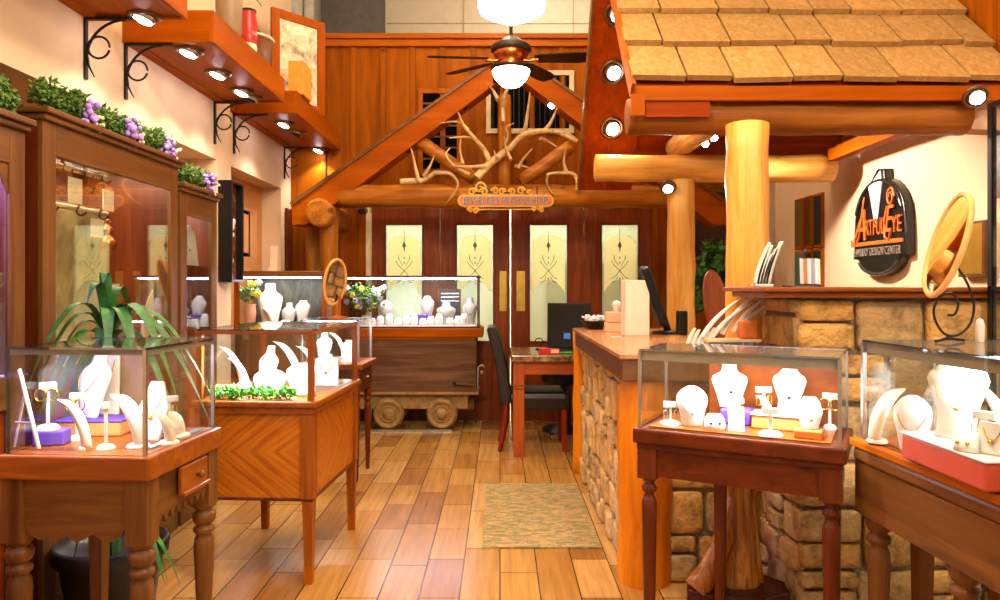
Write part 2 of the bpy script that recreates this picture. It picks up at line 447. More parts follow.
# back wall: boards and battens above the doors
b = MB()
b.box((XL - .2, YB, 2.155), (XR, YB + .12, 3.80))
b.box((XL - .2, YB, 0), (xat(368, YB), YB + .12, 2.155)); b.box((xat(653, YB), YB, 0), (XR, YB + .12, 2.155))
x = XL
k = 0
while x < XR:
    b.box((x, YB - .022, 2.155), (x + .05, YB, 3.78)); x += .30
for px in (338, 346, 355, 657, 664): b.box((xat(px, YB), YB - .015, 0), (xat(px, YB) + .012, YB, 2.155))
struct('wall_back', b, fir, axis=2)
struct('trim_3', MB().box((XL - .2, YB - .05, 3.76), (XR, YB + .14, 3.83)).box((XL - .2, YB - .08, 3.83), (XR, YB + .14, 3.88)), honey, .006)
struct('trim_4', MB().box((xat(366.5, YB), YB - .03, 0), (xat(371, YB), YB + .05, 2.155)), plain('ivory_jamb', '#e3cfa4', .5))
struct('wall_upper', MB().box((-3, 8.9, 2.2), (3.2, 9.0, 4.9)), creamblock)
b = MB()
for k in range(4): b.box((-1.4, 8.885, 4.0 + k * .3), (3.1, 8.9, 4.008 + k * .3))
for x in (-.45, .9, 1.7): b.box((x, 8.885, 3.4), (x + .008, 8.9, 4.9))
struct('trim_5', b, plain('block_joint', '#a89a80', .9))
struct('wall_panel', MB().box((xat(322, 8.6), 8.55, 3.2), (xat(384, 8.6), 8.7, 4.88)), greywall)
b = MB()
for px, r in ((286, .05), (296, .09), (309, .06)):
    b.tube([(xat(px, 8.3), 8.3, 3.0), (xat(px, 8.3), 8.3, 4.9)], r, 12)
solo('wall_duct', b, plain('pale_duct', '#bdb6a4', .6), 'pale grey vertical ducts rising behind the wooden back wall', 'duct')
# workroom behind the doors
pale = plain('workroom_paint', '#e0e4d2', .8, var=.05)
b = MB().box((-2.2, 8.86, 0), (2.6, 8.899, 3.2)).box((-2.3, YB + .12, 0), (-2.2, 8.9, 3.2)).box((2.6, YB + .12, 0), (2.7, 8.9, 3.2)).box((-2.3, YB + .13, 2.75), (2.7, 8.9, 2.85))
struct('wall_workroom', b, pale)
t = thing('workroom_shelf', 'dim shelf unit seen through the etched glass of the doors', 'shelf', (.9, 8.6, 0))
MB().box((.55, 8.5, 0), (.58, 8.84, 1.9)).box((1.5, 8.5, 0), (1.53, 8.84, 1.9)).build('side_panel', walnut, t)
b = MB()
for z in (.4, .8, 1.2, 1.6): b.box((.58, 8.5, z), (1.5, 8.84, z + .025))
b.build('shelf_board', walnut, t)

def raised(mb, x0, x1, z0, z1, y, d=.012):
    mb.box((x0, y - d * .4, z0), (x1, y, z1)); mb.box((x0 + .03, y - d, z0 + .03), (x1 - .03, y, z1 - .03))
leafs = [(371.5, 440, 386, 422), (440.2, 510.1, 457, 493), (510.8, 583.8, 530, 567), (584, 653, 602, 638)]
for i, (a0, a1, g0, g1) in enumerate(leafs):
    x0, x1, xg0, xg1 = xat(a0, YB), xat(a1, YB), xat(g0, YB), xat(g1, YB)
    zg0, zg1 = zat(341, YB), zat(225, YB)
    root = thing('door_%d' % (i + 1), ['leftmost dark wooden door with etched glass, behind the glass case on the cart',
        'dark wooden door with brass push plate on its right edge, beside the leather chair',
        'dark wooden door with brass push plate on its left edge, behind the stone topped desk',
        'rightmost dark wooden door with etched glass, behind the white counter board'][i], 'door', ((x0 + x1) / 2, YB, 0), 'etched glass workshop doors')
    root['kind'] = 'structure'
    b = MB()
    y0, y1 = YB, YB + .045
    b.box((x0, y0, .002), (xg0, y1, 2.15)); b.box((xg1, y0, .002), (x1, y1, 2.15))
    b.box((xg0, y0, zg1), (xg1, y1, 2.15)); b.box((xg0, y0, .002), (xg1, y1, .2)); b.box((xg0, y0, .62), (xg1, y1, zg0)); b.box((xg0, y0 + .015, .2), (xg1, y1, .62))
    b.build('door_frame', doorw, root, axis=2, bevel=.003)
    p = MB(); raised(p, xg0 - .01, xg1 + .01, .22, .6, y0 + .012); p.build('lower_panel', doorw, root, axis=2, bevel=.004)
    m = MB()
    for (u0, u1, w0, w1) in ((xg0 - .012, xg0, zg0, zg1), (xg1, xg1 + .012, zg0, zg1), (xg0 - .012, xg1 + .012, zg1, zg1 + .012), (xg0 - .012, xg1 + .012, zg0 - .012, zg0)):
        m.box((u0, y0 - .01, w0), (u1, y0, w1))
    m.build('glazing_bead', maho, root)
    pane = MB().box((xg0, y0 + .018, zg0), (xg1, y0 + .026, zg1)).build('glass_pane', doorpane, root)
    cx, wd = (xg0 + xg1) / 2, (xg1 - xg0) / 2 - .02
    top, bot = zg1 - .10, zg1 - .68
    poly = [(cx - wd, top - .10)] + [(cx - wd * .5 * (1 + math.cos(R(a))), top - .1 + .08 * math.sin(R(a))) for a in range(10, 171, 20)] + [(cx, top + .03)]
    poly = [(cx - wd, top - .1), (cx - wd * .8, top - .04), (cx - wd * .4, top), (cx, top + .005), (cx + wd * .4, top), (cx + wd * .8, top - .04), (cx + wd, top - .1),
            (cx + wd, bot), (cx + wd * .75, bot + .06), (cx + wd * .4, bot + .115), (cx, bot + .13), (cx - wd * .4, bot + .115), (cx - wd * .75, bot + .06), (cx - wd, bot)]
    MB().prism(poly, .002, T(0, y0 + .0155)).build('etched_field', etchm, pane)
    e = MB(); yy = y0 + .0125; zc = top - .3
    e.tube([(cx, yy, top + .05), (cx, yy, top - .10)], .003, 6)
    e.prism([(cx, top - .06), (cx + .022, top - .11), (cx + .008, top - .125), (cx, top - .18), (cx - .008, top - .125), (cx - .022, top - .11)], .003, T(0, yy - .001))
    for sgn in (-1, 1):
        e.tube(spline([(cx + sgn * .085, yy, top - .26), (cx + sgn * .05, yy, top - .31), (cx, yy, top - .36), (cx - sgn * .05, yy, top - .42), (cx - sgn * .09, yy, top - .44)], 4), .0035, 6)
        e.tube(spline([(cx + sgn * .012, yy, top - .31), (cx + sgn * .05, yy, top - .25), (cx + sgn * .06, yy, top - .2)], 4), [.003] * 5 + [.005, .004, .003, .001], 6)
        e.tube(spline([(cx + sgn * .02, yy, top - .42), (cx + sgn * .05, yy, top - .47), (cx + sgn * .09, yy, top - .48)], 4), [.003] * 5 + [.006, .005, .003, .001], 6)
    for dz in (.23, .28, .36, .44, .49): e.ball((cx, yy, top - dz), .007, 8, 6, (1, .4, 1.5))
    e.build('etched_motif', etchd, pane)
    if i in (1, 2):
        q0, q1 = ((499.5, 506.5) if i == 1 else (516.5, 525))
        MB().box((xat(q0, YB), y0 - .004, zat(311, YB)), (xat(q1, YB), y0, zat(271, YB))).build('push_plate', brass, root, bevel=.002)

# windows high on the back wall
def window(nm, x0, x1, z0, z1, slats, label, framemat):
    root = thing(nm, label, 'window', ((x0 + x1) / 2, YB, z0)); root['kind'] = 'structure'
    f = MB(); t_ = .05; y = YB - .03
    f.box((x0 - t_, y, z0 - t_), (x0, YB, z1 + t_)); f.box((x1, y, z0 - t_), (x1 + t_, YB, z1 + t_)); f.box((x0, y, z1), (x1, YB, z1 + t_)); f.box((x0, y, z0 - t_), (x1, YB, z0))
    f.build('window_frame', framemat, root, bevel=.004)
    g = MB().box((x0, YB - .012, z0), (x1, YB - .004, z1)).build('window_pane', plain('dark_opening', '#060504', .8, spec=.05), root)
    s = MB()
    if slats == 'h':
        n = int((z1 - z0) / .1)
        for k in range(n): s.box((x0, YB - .03, z0 + k * (z1 - z0) / n), (x1, YB - .024, z0 + k * (z1 - z0) / n + .018))
    else:
        n = int((x1 - x0) / .05)
        for k in range(n): s.box((x0 + (k + .3) * (x1 - x0) / n, YB - .022, z0), (x0 + (k + .3) * (x1 - x0) / n + .008, YB - .016, z1))
    s.build('blind_slat', walnut if slats == 'h' else iron, root)
window('window_1', xat(423, YB), xat(457, YB), zat(171, YB), zat(94, YB), 'h', 'dark slatted opening on the back wall left of the antlers', honey)
window('window_2', xat(491, YB), xat(569, YB), zat(129, YB), zat(76, YB), 'v', 'dark pale framed window with fine blinds behind the king post', plain('pale_frame', '#c9b48a', .5))

# ------------------------------------------------------------------ left soffits, brackets, downlights
ZS, XF, SH = 2.711, -1.592, .178
soffs = [('soffit_shelf', 1.2, 3.67, 'long wooden soffit shelf nearest the top left corner'),
         ('soffit_shelf', 4.0, 5.324, 'wooden soffit shelf carrying the jug, lantern and tub'),
         ('soffit_shelf', 5.64, 7.2, 'wooden soffit shelf running to the back wall under the big picture')]
for nm, y0, y1, lb in soffs:
    t = thing(nm, lb, 'shelf', ((XL + XF) / 2, (y0 + y1) / 2, ZS), 'soffit shelves along the left wall')
    MB().box((XL, y0 + .02, ZS + .012), (XF - .02, y1 - .02, ZS + .03)).build('underside_panel', soffw, t)
    b = MB().box((XF - .022, y0, ZS), (XF, y1, ZS + SH)); b.build('fascia_board', orange, t, bevel=.003)
    MB().box((XL, y0, ZS), (XF - .022, y0 + .022, ZS + SH)).build('end_board', orange, t, bevel=.003)
    MB().box((XL, y1 - .022, ZS), (XF - .022, y1, ZS + SH)).build('end_board', orange, t, bevel=.003)
    MB().box((XL, y0 + .022, ZS + SH - .02), (XF - .022, y1 - .022, ZS + SH)).build('top_board', honey, t)
    MB().box((XL, y0 + .022, ZS), (XL + .06, y1 - .022, ZS + .012)).build('wall_cleat', orange, t)

def bracket(y, label):
    t = thing('scroll_bracket', label, 'bracket', (XL, y, ZS - .31), 'black iron scroll brackets')
    MB().box((XL, y - .012, ZS - .31), (XL + .012, y + .012, ZS)).build('wall_bar', iron, t)
    MB().box((XL + .012, y - .012, ZS - .012), (XL + .27, y + .012, ZS)).build('top_bar', iron, t)
    pts = [(XL + .012 + .2 * (1 - math.cos(R(a))), y, ZS - .2 + .19 * math.sin(R(a))) for a in range(0, 91, 10)]
    MB().tube(pts, .007, 8).build('curved_brace', iron, t)
    MB().tube(arc((XL + .072, y, ZS - .15), .055, 0, 345, 22), .006, 8).build('scroll_ring', iron, t)
    MB().tube([(XL + .015, y, ZS - .2), (XL + .02, y, ZS - .24), (XL + .05, y, ZS - .3)], [.007, .006, .003], 8).build('tail', iron, t)
for y, lb in ((3.64, 'black iron scroll bracket at the far end of the nearest soffit shelf'),
              (4.03, 'black iron scroll bracket at the near end of the soffit with the lantern'),
              (5.29, 'black iron scroll bracket at the far end of the soffit with the lantern'),
              (5.67, 'black iron scroll bracket above the black shadow box'),
              (7.0, 'black iron scroll bracket beside the back wall, last of the row')):
    bracket(y, lb)

def downlight(p, label, d=.15, normal=(0, 0, -1), power=30., on=True, aim=None, group='recessed downlights', tilt=None, spot=True, color=(1, .88, .72), cone=110):
    n = Vector(normal).normalized(); q = n.to_track_quat('Z', 'X').to_matrix().to_4x4()
    M = Matrix.Translation(p) @ q
    t = thing('downlight', label, 'downlight', tuple(p), group)
    MB().lathe([(d*.5, .0), (d*.5, .008), (d*.42, .014), (d*.36, .006), (d*.36, 0)], M, 24, cap=False).build('trim_ring', bronze, t)
    tl = T(0, 0, .004, *( tilt or (0, 0, 0)))
    MB().lathe([(d*.34, -.004), (d*.33, .012), (d*.30, .02)], M @ tl, 20).build('gimbal_ring', steel, t)
    MB().lathe([(d*.27, .02), (d*.26, .026), (d*.15, .032), (.001, .034)], M @ tl, 20, cap=False).build('lamp', lampw if on else iron, t)
    if on and spot:
        o = lamp('SPOT', Vector(p) + n * .06, power, color, .02)
        o.data.spot_size = R(cone); o.data.spot_blend = .6; o.rotation_euler = (-(Vector(aim).normalized() if aim else n)).to_track_quat('Z', 'Y').to_euler()
    return t
wall_spots = [(152, 18, 'left downlight under the nearest soffit shelf', 1), (195, 52, 'first downlight under the soffit with the lantern above', 1),
              (219, 74, 'middle, starry downlight under the soffit with the lantern above', 1), (241, 92, 'third downlight under the soffit with the lantern above', 1),
              (262, 106, 'unlit downlight at the far end of the soffit with the lantern above', 0),
              (280, 124, 'first downlight under the farthest left soffit', 1), (295, 133, 'unlit downlight in the middle of the farthest left soffit', 0), (312, 150, 'bright downlight near the back wall under the farthest left soffit', 1)]
for px, py, lb, on in wall_spots:
    Y = (ZS - H) * F / (CY - py)
    if 5.30 < Y < 5.7: Y = 5.2
    downlight(Vector((-1.80, Y, ZS + .011)), lb, .165, power=17, on=bool(on), tilt=(R(18), R(-8), 0))

# ------------------------------------------------------------------ gable over the workshop doors
YG = 6.40
def poly_at(pts, Y): return [(xat(px, Y), zat(py, Y)) for px, py in pts]
for nm, pts, lb in (('gable_rafter', [(292, 204), (292, 225), (306, 225), (511, 72), (511, 50)], 'left sloping orange rafter of the gable over the workshop doors'),
                    ('gable_rafter', [(728, 204), (511, 50), (511, 72), (714, 225), (728, 225)], 'right sloping orange rafter of the gable, partly behind the log post')):
    t = thing(nm, lb, 'rafter', (xat(pts[0][0], YG), YG, zat(225, YG)), 'gable rafters')
    MB().prism(poly_at(pts, YG), .22, T(0, YG)).build('beam', orange, t, bevel=.004, axis=0)
    if pts[0][0] < 500: edge = [(290, 203), (511, 48), (511, 51), (292, 206)]
    else: edge = [(730, 203), (728, 206), (511, 51), (511, 48)]
    MB().prism(poly_at(edge, YG), .26, T(0, YG - .02)).build('roof_edge', walnut, t, axis=0)
def log(mb, pts, r, n=20, wob=.04, seed=1, cap=True):
    """a peeled log: slightly wandering, uneven round pole with domed ends"""
    q = random.Random(seed); P = [Vector(p) for p in pts]; out, rr = [], []
    L = (P[-1] - P[0]).length; m = max(6, int(L / .12))
    for i in range(m + 1):
        f = i / m; p = P[0].lerp(P[-1], f)
        out.append(p + Vector([q.uniform(-1, 1) * r * wob for _ in range(3)])); rr.append(r * (1 + q.uniform(-wob, wob)))
    d = (P[-1] - P[0]).normalized()
    if cap:
        out = [out[0] - d * r * .04] + out + [out[-1] + d * r * .04]; rr = [rr[0] * .82] + rr + [rr[-1] * .82]
    mb.tube(out, rr, n); return mb
def logthing(p0, p1, r, label, mat=logw, seed=1, name='log_beam', cat='log', group=None):
    return solo(name, log(MB(), [p0, p1], r, seed=seed), mat, label, cat, group)
logthing((-1.45, YG + .1, 2.168), (1.7, YG + .1, 2.168), .105, 'long horizontal log across the top of the workshop doors', beamlog, seed=3)
logthing((xat(326, YG), YG + .12, 0), (xat(326, YG), YG + .12, 1.98), .082, 'slim log post left of the workshop doors', beamlog, seed=4, name='log_post')
logthing((xat(313, 6.75), 6.75, 0), (xat(313, 6.75), 6.75, 1.98), .065, 'dark log post behind the slim log post by the left wall', logd, seed=14, name='log_post')
logthing((xat(322, YG), YG - .12, 2.0), (xat(322, YG), YG + .7, 2.0), .12, 'round log end under the left foot of the gable', beamlog, seed=5)
logthing((xat(504.5, YG), YG + .12, 2.24), (xat(504.5, YG), YG + .12, 3.08), .062, 'upright log king post in the middle of the gable', beamlog, seed=6)
logthing((xat(474, YG), YG + .12, zat(177, YG)), (xat(414, YG), YG + .12, zat(136, YG)), .062, 'left slanting log strut in the gable', beamlog, seed=7)
logthing((xat(521, YG), YG + .12, zat(180, YG)), (xat(572, YG), YG + .12, zat(144, YG)), .062, 'right slanting log strut in the gable', beamlog, seed=8)
for px, py, lb in ((463, 106, 'small spot lamp under the left gable rafter near its peak'), (552, 104, 'purple tinted spot lamp under the right gable rafter'), (407, 148, 'small chrome spot lamp low under the left gable rafter')):
    downlight(at(px, py, YG + .08), lb, .11, (0.25 if px < 500 else -.25, -.55, -.8), 8, on=(px == 552), group='gable spot lamps', spot=False)

# antlers among the gable logs
def antl(curves, label, Y, seed):
    q = random.Random(seed); b = MB()
    for pts, r0, r1 in curves:
        P = []
        n = len(pts)
        for i, (px, py) in enumerate(pts):
            P.append(at(px, py, Y + q.uniform(-.04, .04)))
        # smooth
        S = []
        for i in range(n - 1):
            a, b_, c_, d_ = P[max(i-1, 0)], P[i], P[i+1], P[min(i+2, n-1)]
            for k in range(4):
                u = k / 4
                S.append(.5 * ((2*b_) + (c_-a)*u + (2*a-5*b_+4*c_-d_)*u*u + (3*b_-a-3*c_+d_)*u**3))
        S.append(P[-1])
        b.tube(S, [r0 + (r1 - r0) * i / (len(S)-1) for i in range(len(S))], 8)
    return solo('antler', b, antler, label, 'antler', 'shed antlers decorating the gable')
antl([([(476, 178), (492, 162), (510, 148), (524, 135), (545, 131), (560, 133), (577, 142)], .04, .014), ([(524, 136), (527, 118), (530, 92)], .026, .004),
      ([(545, 131), (551, 122), (557, 108)], .024, .004), ([(552, 132), (566, 133), (578, 140)], .02, .006), ([(497, 158), (495, 154), (494, 150)], .014, .004)],
     'largest antler, sweeping up to the right across the king post', YG - .08, 1)
antl([([(490, 163), (484, 150), (474, 138), (463, 124), (458, 112)], .03, .006), ([(474, 139), (464, 137), (449, 138)], .018, .004), ([(468, 130), (458, 122), (441, 123)], .02, .004), ([(463, 164), (460, 150), (461, 138)], .016, .004)],
     'antler with thin tines reaching left of the king post', YG - .05, 2)
antl([([(470, 175), (455, 167), (446, 155), (450, 148)], .02, .005), ([(486, 166), (466, 167), (452, 166)], .02, .006)], 'small curved antler low beside the left slanting log', YG - .12, 3)
antl([([(421, 182), (418, 178), (414, 160), (411, 148)], .024, .005), ([(400, 182), (412, 181), (424, 180), (436, 172)], .03, .02), ([(424, 176), (430, 166), (434, 156)], .018, .004), ([(436, 173), (450, 174), (458, 184), (452, 196), (444, 205)], .02, .004)],
     'leftmost antler, lying on the log beam', YG - .14, 4)
antl([([(578, 190), (575, 175), (560, 173), (548, 174)], .02, .012), ([(566, 172), (564, 160), (567, 144)], .02, .004), ([(548, 174), (547, 184), (553, 194)], .016, .005), ([(575, 176), (578, 184), (579, 192)], .016, .004)],
     'rightmost antler, standing on the log beam', YG - .1, 5)
antl([([(505, 145), (508, 135), (506, 128), (514, 123)], .016, .004), ([(511, 160), (506, 148), (504, 136)], .018, .006)], 'small forked antler fixed to the king post', YG - .1, 6)
antl([([(518, 168), (524, 158), (532, 149)], .018, .005), ([(515, 166), (522, 166), (530, 168)], .014, .004), ([(540, 138), (549, 142), (557, 147)], .018, .006)], 'pale antler pieces below the largest antler on the right', YG - .02, 7)
antl([([(498, 100), (494, 92), (488, 84)], .02, .006), ([(503, 105), (506, 92), (512, 84)], .022, .008), ([(503, 105), (503, 122)], .02, .02)], 'upright forked antler at the peak of the gable below the fan', YG - .06, 8)

# hanging workshop sign
YS = YG - .16
t = thing('hanging_sign', 'gilded workshop sign with scrollwork hanging from the log over the doors', 'sign', (xat(505, YS), YS, zat(212, YS)))
def stad(x0, x1, z0, z1, n=10):
    r = (z1 - z0) / 2; zc = (z0 + z1) / 2
    return [(x1 - r + r * math.cos(R(a)), zc + r * math.sin(R(a))) for a in range(-90, 91, 180 // n)] + [(x0 + r + r * math.cos(R(a)), zc + r * math.sin(R(a))) for a in range(90, 271, 180 // n)]
x0, x1, z0, z1 = xat(457.5, YS), xat(554, YS), zat(207, YS), zat(194.5, YS)
MB().prism(stad(x0, x1, z0, z1), .03, T(0, YS)).build('rim_board', signgold, t, bevel=.004)
MB().prism(stad(x0 + .016, x1 - .016, z0 + .015, z1 - .015), .006, T(0, YS - .005)).build('sign_face', plain('sign_copper', '#b8683c', .5), t)
textobj('JEWELERS WORKSHOP', .082, white, t, T((x0 + x1) / 2, YS - .008, (z0 + z1) / 2, R(90)), .001, width=.74, name='lettering_edge', bold=.002)
textobj('JEWELERS WORKSHOP', .082, plain('sign_grey', '#4a4750', .5), t, T((x0 + x1) / 2, YS - .011, (z0 + z1) / 2, R(90)), .001, width=.733)
b = MB()
def scroll(mb, px, py, r, sgn, Y, turns=1.3, th=.013):
    c = at(px, py, Y); pts = []
    for i in range(23):
        f = i / 22; a = f * turns * 2 * math.pi; rr = r * (1 - .75 * f)
        pts.append((c.x + sgn * rr * math.cos(a), Y, c.z + rr * math.sin(a)))
    mb.tube(pts, [th * (1 - .5 * i / 22) for i in range(23)], 8)
for px, py, r, sg in ((480, 188, .05, 1), (484, 192, .035, -1), (472, 192, .035, 1), (495, 191, .03, -1), (502, 192, .03, 1), (512, 192, .03, -1), (521, 191, .035, 1), (530, 193, .025, -1),
                      (470, 210, .022, -1), (476, 211, .026, 1), (534, 209, .022, 1), (541, 210, .024, -1)):
    scroll(b, px, py, r, sg, YS + .012)
b.tube([at(475, 209.5, YS + .012), at(535, 209.5, YS + .012)], .006, 8)
b.build('scrollwork', signgold, t)
MB().prism([(xat(468, YS), zat(193, YS)), (xat(474, YS), zat(187, YS)), (xat(480, YS), zat(184, YS)), (xat(486, YS), zat(184, YS)), (xat(491, YS), zat(190, YS)), (xat(524, YS), zat(189, YS)), (xat(534, YS), zat(193, YS))][::-1], .01, T(0, YS + .018)).build('dark_backing', plain('sign_navy', '#2c2c3a', .5), t)
MB().box((xat(472, YS), YS + .018, zat(209.5, YS)), (xat(540, YS), YS + .028, zat(207.5, YS))).build('lower_backing', plain('sign_navy', '#2c2c3a', .5), t)
for px in (474, 537): MB().tube([at(px, 196, YS + .02), at(px, 186, YS + .05)], .004, 6).build('hanger', iron, t)
b = MB(); c = at(361, 211, 6.95); b.ball(c, .035); b.cbox((c.x, 7.08, c.z + .03), (.03, .28, .03))
solo('security_camera', b, black, 'small round black camera above the left end of the doors', 'camera')

# ceiling fan and pendant globe
YF = 5.3; zf = zat(59, YF); xf = xat(511, YF)
t = thing('ceiling_fan', 'dark ceiling fan with copper motor and bowl light in front of the gable', 'fan', (xf, YF, zf - .2))
MB().tube([(xf, YF, zf + .1), (xf, YF, 4.9)], .013, 10).build('downrod', iron, t)
MB().lathe([(.025, .17), (.06, .15), (.10, .12), (.145, .09), (.15, .06), (.13, .05)], T(xf, YF, zf), 28).build('canopy_ring', shellgrey, t)
MB().lathe([(.12, .06), (.13, .03), (.11, .0), (.085, -.02), (.10, -.05)], T(xf, YF, zf), 28).build('motor_housing', copper, t)
MB().lathe([(.10, -.05), (.155, -.065), (.15, -.085), (.12, -.09)], T(xf, YF, zf), 28).build('light_fitter', iron, t)
MB().lathe([(.138, -.088), (.135, -.11), (.115, -.15), (.07, -.195), (.06, -.2), (.001, -.205)], T(xf, YF, zf), 28, cap=False).build('glass_bowl', opal, t)
for a in (-4, 58, 98, 142, 185):
    M = T(xf, YF, zf, 0, 0, R(a)) @ T(0, 0, 0, R(-13))
    bl = MB(); pts = [(.17, -.035), (.22, -.055), (.5, -.07), (.6, -.055), (.615, 0), (.6, .055), (.5, .07), (.22, .055), (.17, .035)]
    vs = [(x, y, -.004) for x, y in pts] + [(x, y, .004) for x, y in pts]; n = len(pts)
    bl.add(vs, [tuple(range(n))[::-1], tuple(range(n, 2*n))] + [(i, (i+1) % n, (i+1) % n + n, i + n) for i in range(n)], M)
    bo = bl.build('blade', bladew, t)
    MB().tube([(.09, 0, -.01), (.14, 0, -.018), (.2, 0, -.008)], [.014, .01, .016], 8, M).build('blade_iron', copper, bo)
YP = 3.5; xp = xat(511.5, YP)
t = thing('pendant_globe', 'glowing white schoolhouse globe hanging at the top centre', 'lamp', (xp, YP, zat(25, YP)))
zb = zat(25, YP)
MB().lathe([(.002, 0), (.03, .008), (.07, .03), (.13, .052), (.155, .066), (.164, .09), (.164, .13), (.155, .165), (.12, .2), (.07, .225), (.06, .26)], T(xp, YP, zb), 32).build('glass_globe', opal, t)
MB().lathe([(.065, .25), (.07, .27), (.065, .31), (.02, .33)], T(xp, YP, zb), 24).build('fitter', brass, t)
MB().tube([(xp, YP, zb + .32), (xp, YP, 4.9)], .008, 8).build('stem', brass, t)

# ================================================================== DISPLAY PIECES
def circ(rx, ry, z, n=20, cx=0., cy=0., back=1.):
    out = []
    for k in range(n):
        a = 2 * math.pi * k / n; y = ry * math.sin(a)
        out.append((cx + rx * math.cos(a), cy + (y if y < 0 else y * back), z))
    return out
def place(mb, pos, yaw=0.):
    M = T(*pos, 0, 0, yaw); mb.v = [tuple(M @ Vector(v)) for v in mb.v]; return mb
JG = None
def bust_mb(w, h, tilt=0., style='neck'):
    """necklace bust: flat base, shoulders, neck stump, leaning back"""
    prof = {'neck': [(0, .56), (.04, .58), (.3, .74), (.5, .92), (.62, 1.), (.70, .94), (.76, .72), (.80, .5), (.86, .42), (.97, .4), (1., .34)],
            'round': [(0, .6), (.05, .62), (.4, .84), (.62, 1.), (.78, .94), (.88, .74), (.95, .5), (1., .22)],
            'tall': [(0, .74), (.1, .66), (.3, .62), (.55, .86), (.72, 1.), (.82, .9), (.9, .6), (.96, .5), (1., .4)]}[style]
    m = MB(); rings = []
    for f, k in prof:
        d = w * (.20 + .12 * math.sin(math.pi * min(1, f * 1.1)))
        rings.append([(x, y + math.tan(tilt) * f * h, z) for x, y, z in circ(w * .5 * k, d * (.5 + .5 * k), f * h, 22, back=.35)])
    m.loft(rings); return m
def chain_pts(w, h, tilt, drop, style):
    pts = []
    for k in range(13):
        u = -1 + 2 * k / 12; f = .66 - drop * (1 - u * u); x = u * w * .36
        y = math.tan(tilt) * f * h - w * .30 * math.sqrt(max(0, 1 - (u * .8) ** 2)) * .98 - .006
        pts.append((x, y, f * h))
    return pts
def bust(label, x, y, z, w, h, yaw=0., tilt=.15, mat=None, style='neck', necklace='gold', drop=.28, group=None):
    o = solo('necklace_bust', place(bust_mb(w, h, tilt, style), (x, y, z), yaw), mat or white, label, 'jewelry display', group)
    if necklace:
        c = MB(); P = chain_pts(w, h, tilt, drop, style); c.tube(P, .0016, 6)
        c.ball(P[6], .006, 8, 6)
        place(c, (x, y, z), yaw).build('necklace', gold if necklace == 'gold' else steel if necklace == 'steel' else iron, o)
    return o
def ramp_disp(label, x, y, z, w, h, yaw=0., lean=1., mat=None, group=None, name='bracelet_ramp'):
    """tongue shaped ramp that rises and curls back"""
    m = MB(); rings = []
    for i in range(13):
        f = i / 12; px = lean * h * .55 * (f ** 1.6 - .5); pz = h * (1 - (1 - f) ** 1.7)
        ww = w * .5 * (.8 + .5 * math.sin(math.pi * f)) * (1 if f < .85 else max(.25, 1 - ((f - .85) / .15) ** 2 * .8))
        th = .016 * (1 - .5 * f) + .003
        tx, tz = -.8 + .8 * f, .5
        rings.append([(px - th * .5, -ww, pz), (px - th, 0, pz + th * .3), (px - th * .5, ww, pz), (px + th * .5, ww, pz), (px + th, 0, pz), (px + th * .5, -ww, pz)])
    m.loft(rings)
    m.lathe([(w * .6, 0), (w * .62, .006), (w * .5, .012), (.01, .014)], T(-lean * h * .22, 0, 0), 16)
    return solo(name, place(m, (x, y, z), yaw), mat or white, label, 'jewelry display', group)
def tstand(label, x, y, z, w, h, yaw=0., mat=None, ear='hoop', earmat=None, group=None, base=None):
    o = thing('earring_stand', label, 'jewelry display', (x, y, z), group); mt = mat or white
    M = T(x, y, z, 0, 0, yaw); br = base or w * .5
    MB().lathe([(br, 0), (br, .005), (br * .75, .014), (.008, .018)], M, 18).build('base', mt, o)
    MB().tube([(0, 0, .01), (0, 0, h - .012)], .0055, 10, M).build('stem', mt, o)
    MB().box((-w / 2, -.008, h - .022), (w / 2, .008, h), M).build('crossbar', mt, o, bevel=.002)
    if ear:
        for sg in (-1, 1):
            e = MB(); cx = sg * w * .36
            if ear == 'hoop':
                rr = min(.02, w * .42); e.tube([(cx + rr * math.cos(a) * .9, -.012, h - .02 - rr + rr * math.sin(a)) for a in [2 * math.pi * k / 16 for k in range(16)]], .0024, 6, M, closed=True)
            else:
                e.tube([(cx + .006 * sx, -.012, h - .02 - .03 + .018 * sz) for sx, sz in ((-1, 1), (1, 1), (1, -1), (-1, -1))], .0022, 6, M, closed=True)
                e.tube([(cx, -.012, h - .015), (cx, -.012, h - .03)], .0012, 6, M)
            e.build('earring', earmat or gold, o)
    return o
def riser(label, x, y, z, w, d, h, yaw=0., mat=None, name='display_riser', top=None, group=None):
    m = place(MB().box((-w/2, -d/2, 0), (w/2, d/2, h)), (x, y, z), yaw)
    o = solo(name, m, mat or orangecloth, label, 'riser', group, bevel=.006)
    if top:
        place(MB().box((-w/2 - .004, -d/2 - .004, h), (w/2 + .004, d/2 + .004, h + .006)), (x, y, z), yaw).build('velvet_cover', top, o, bevel=.002)
    return o
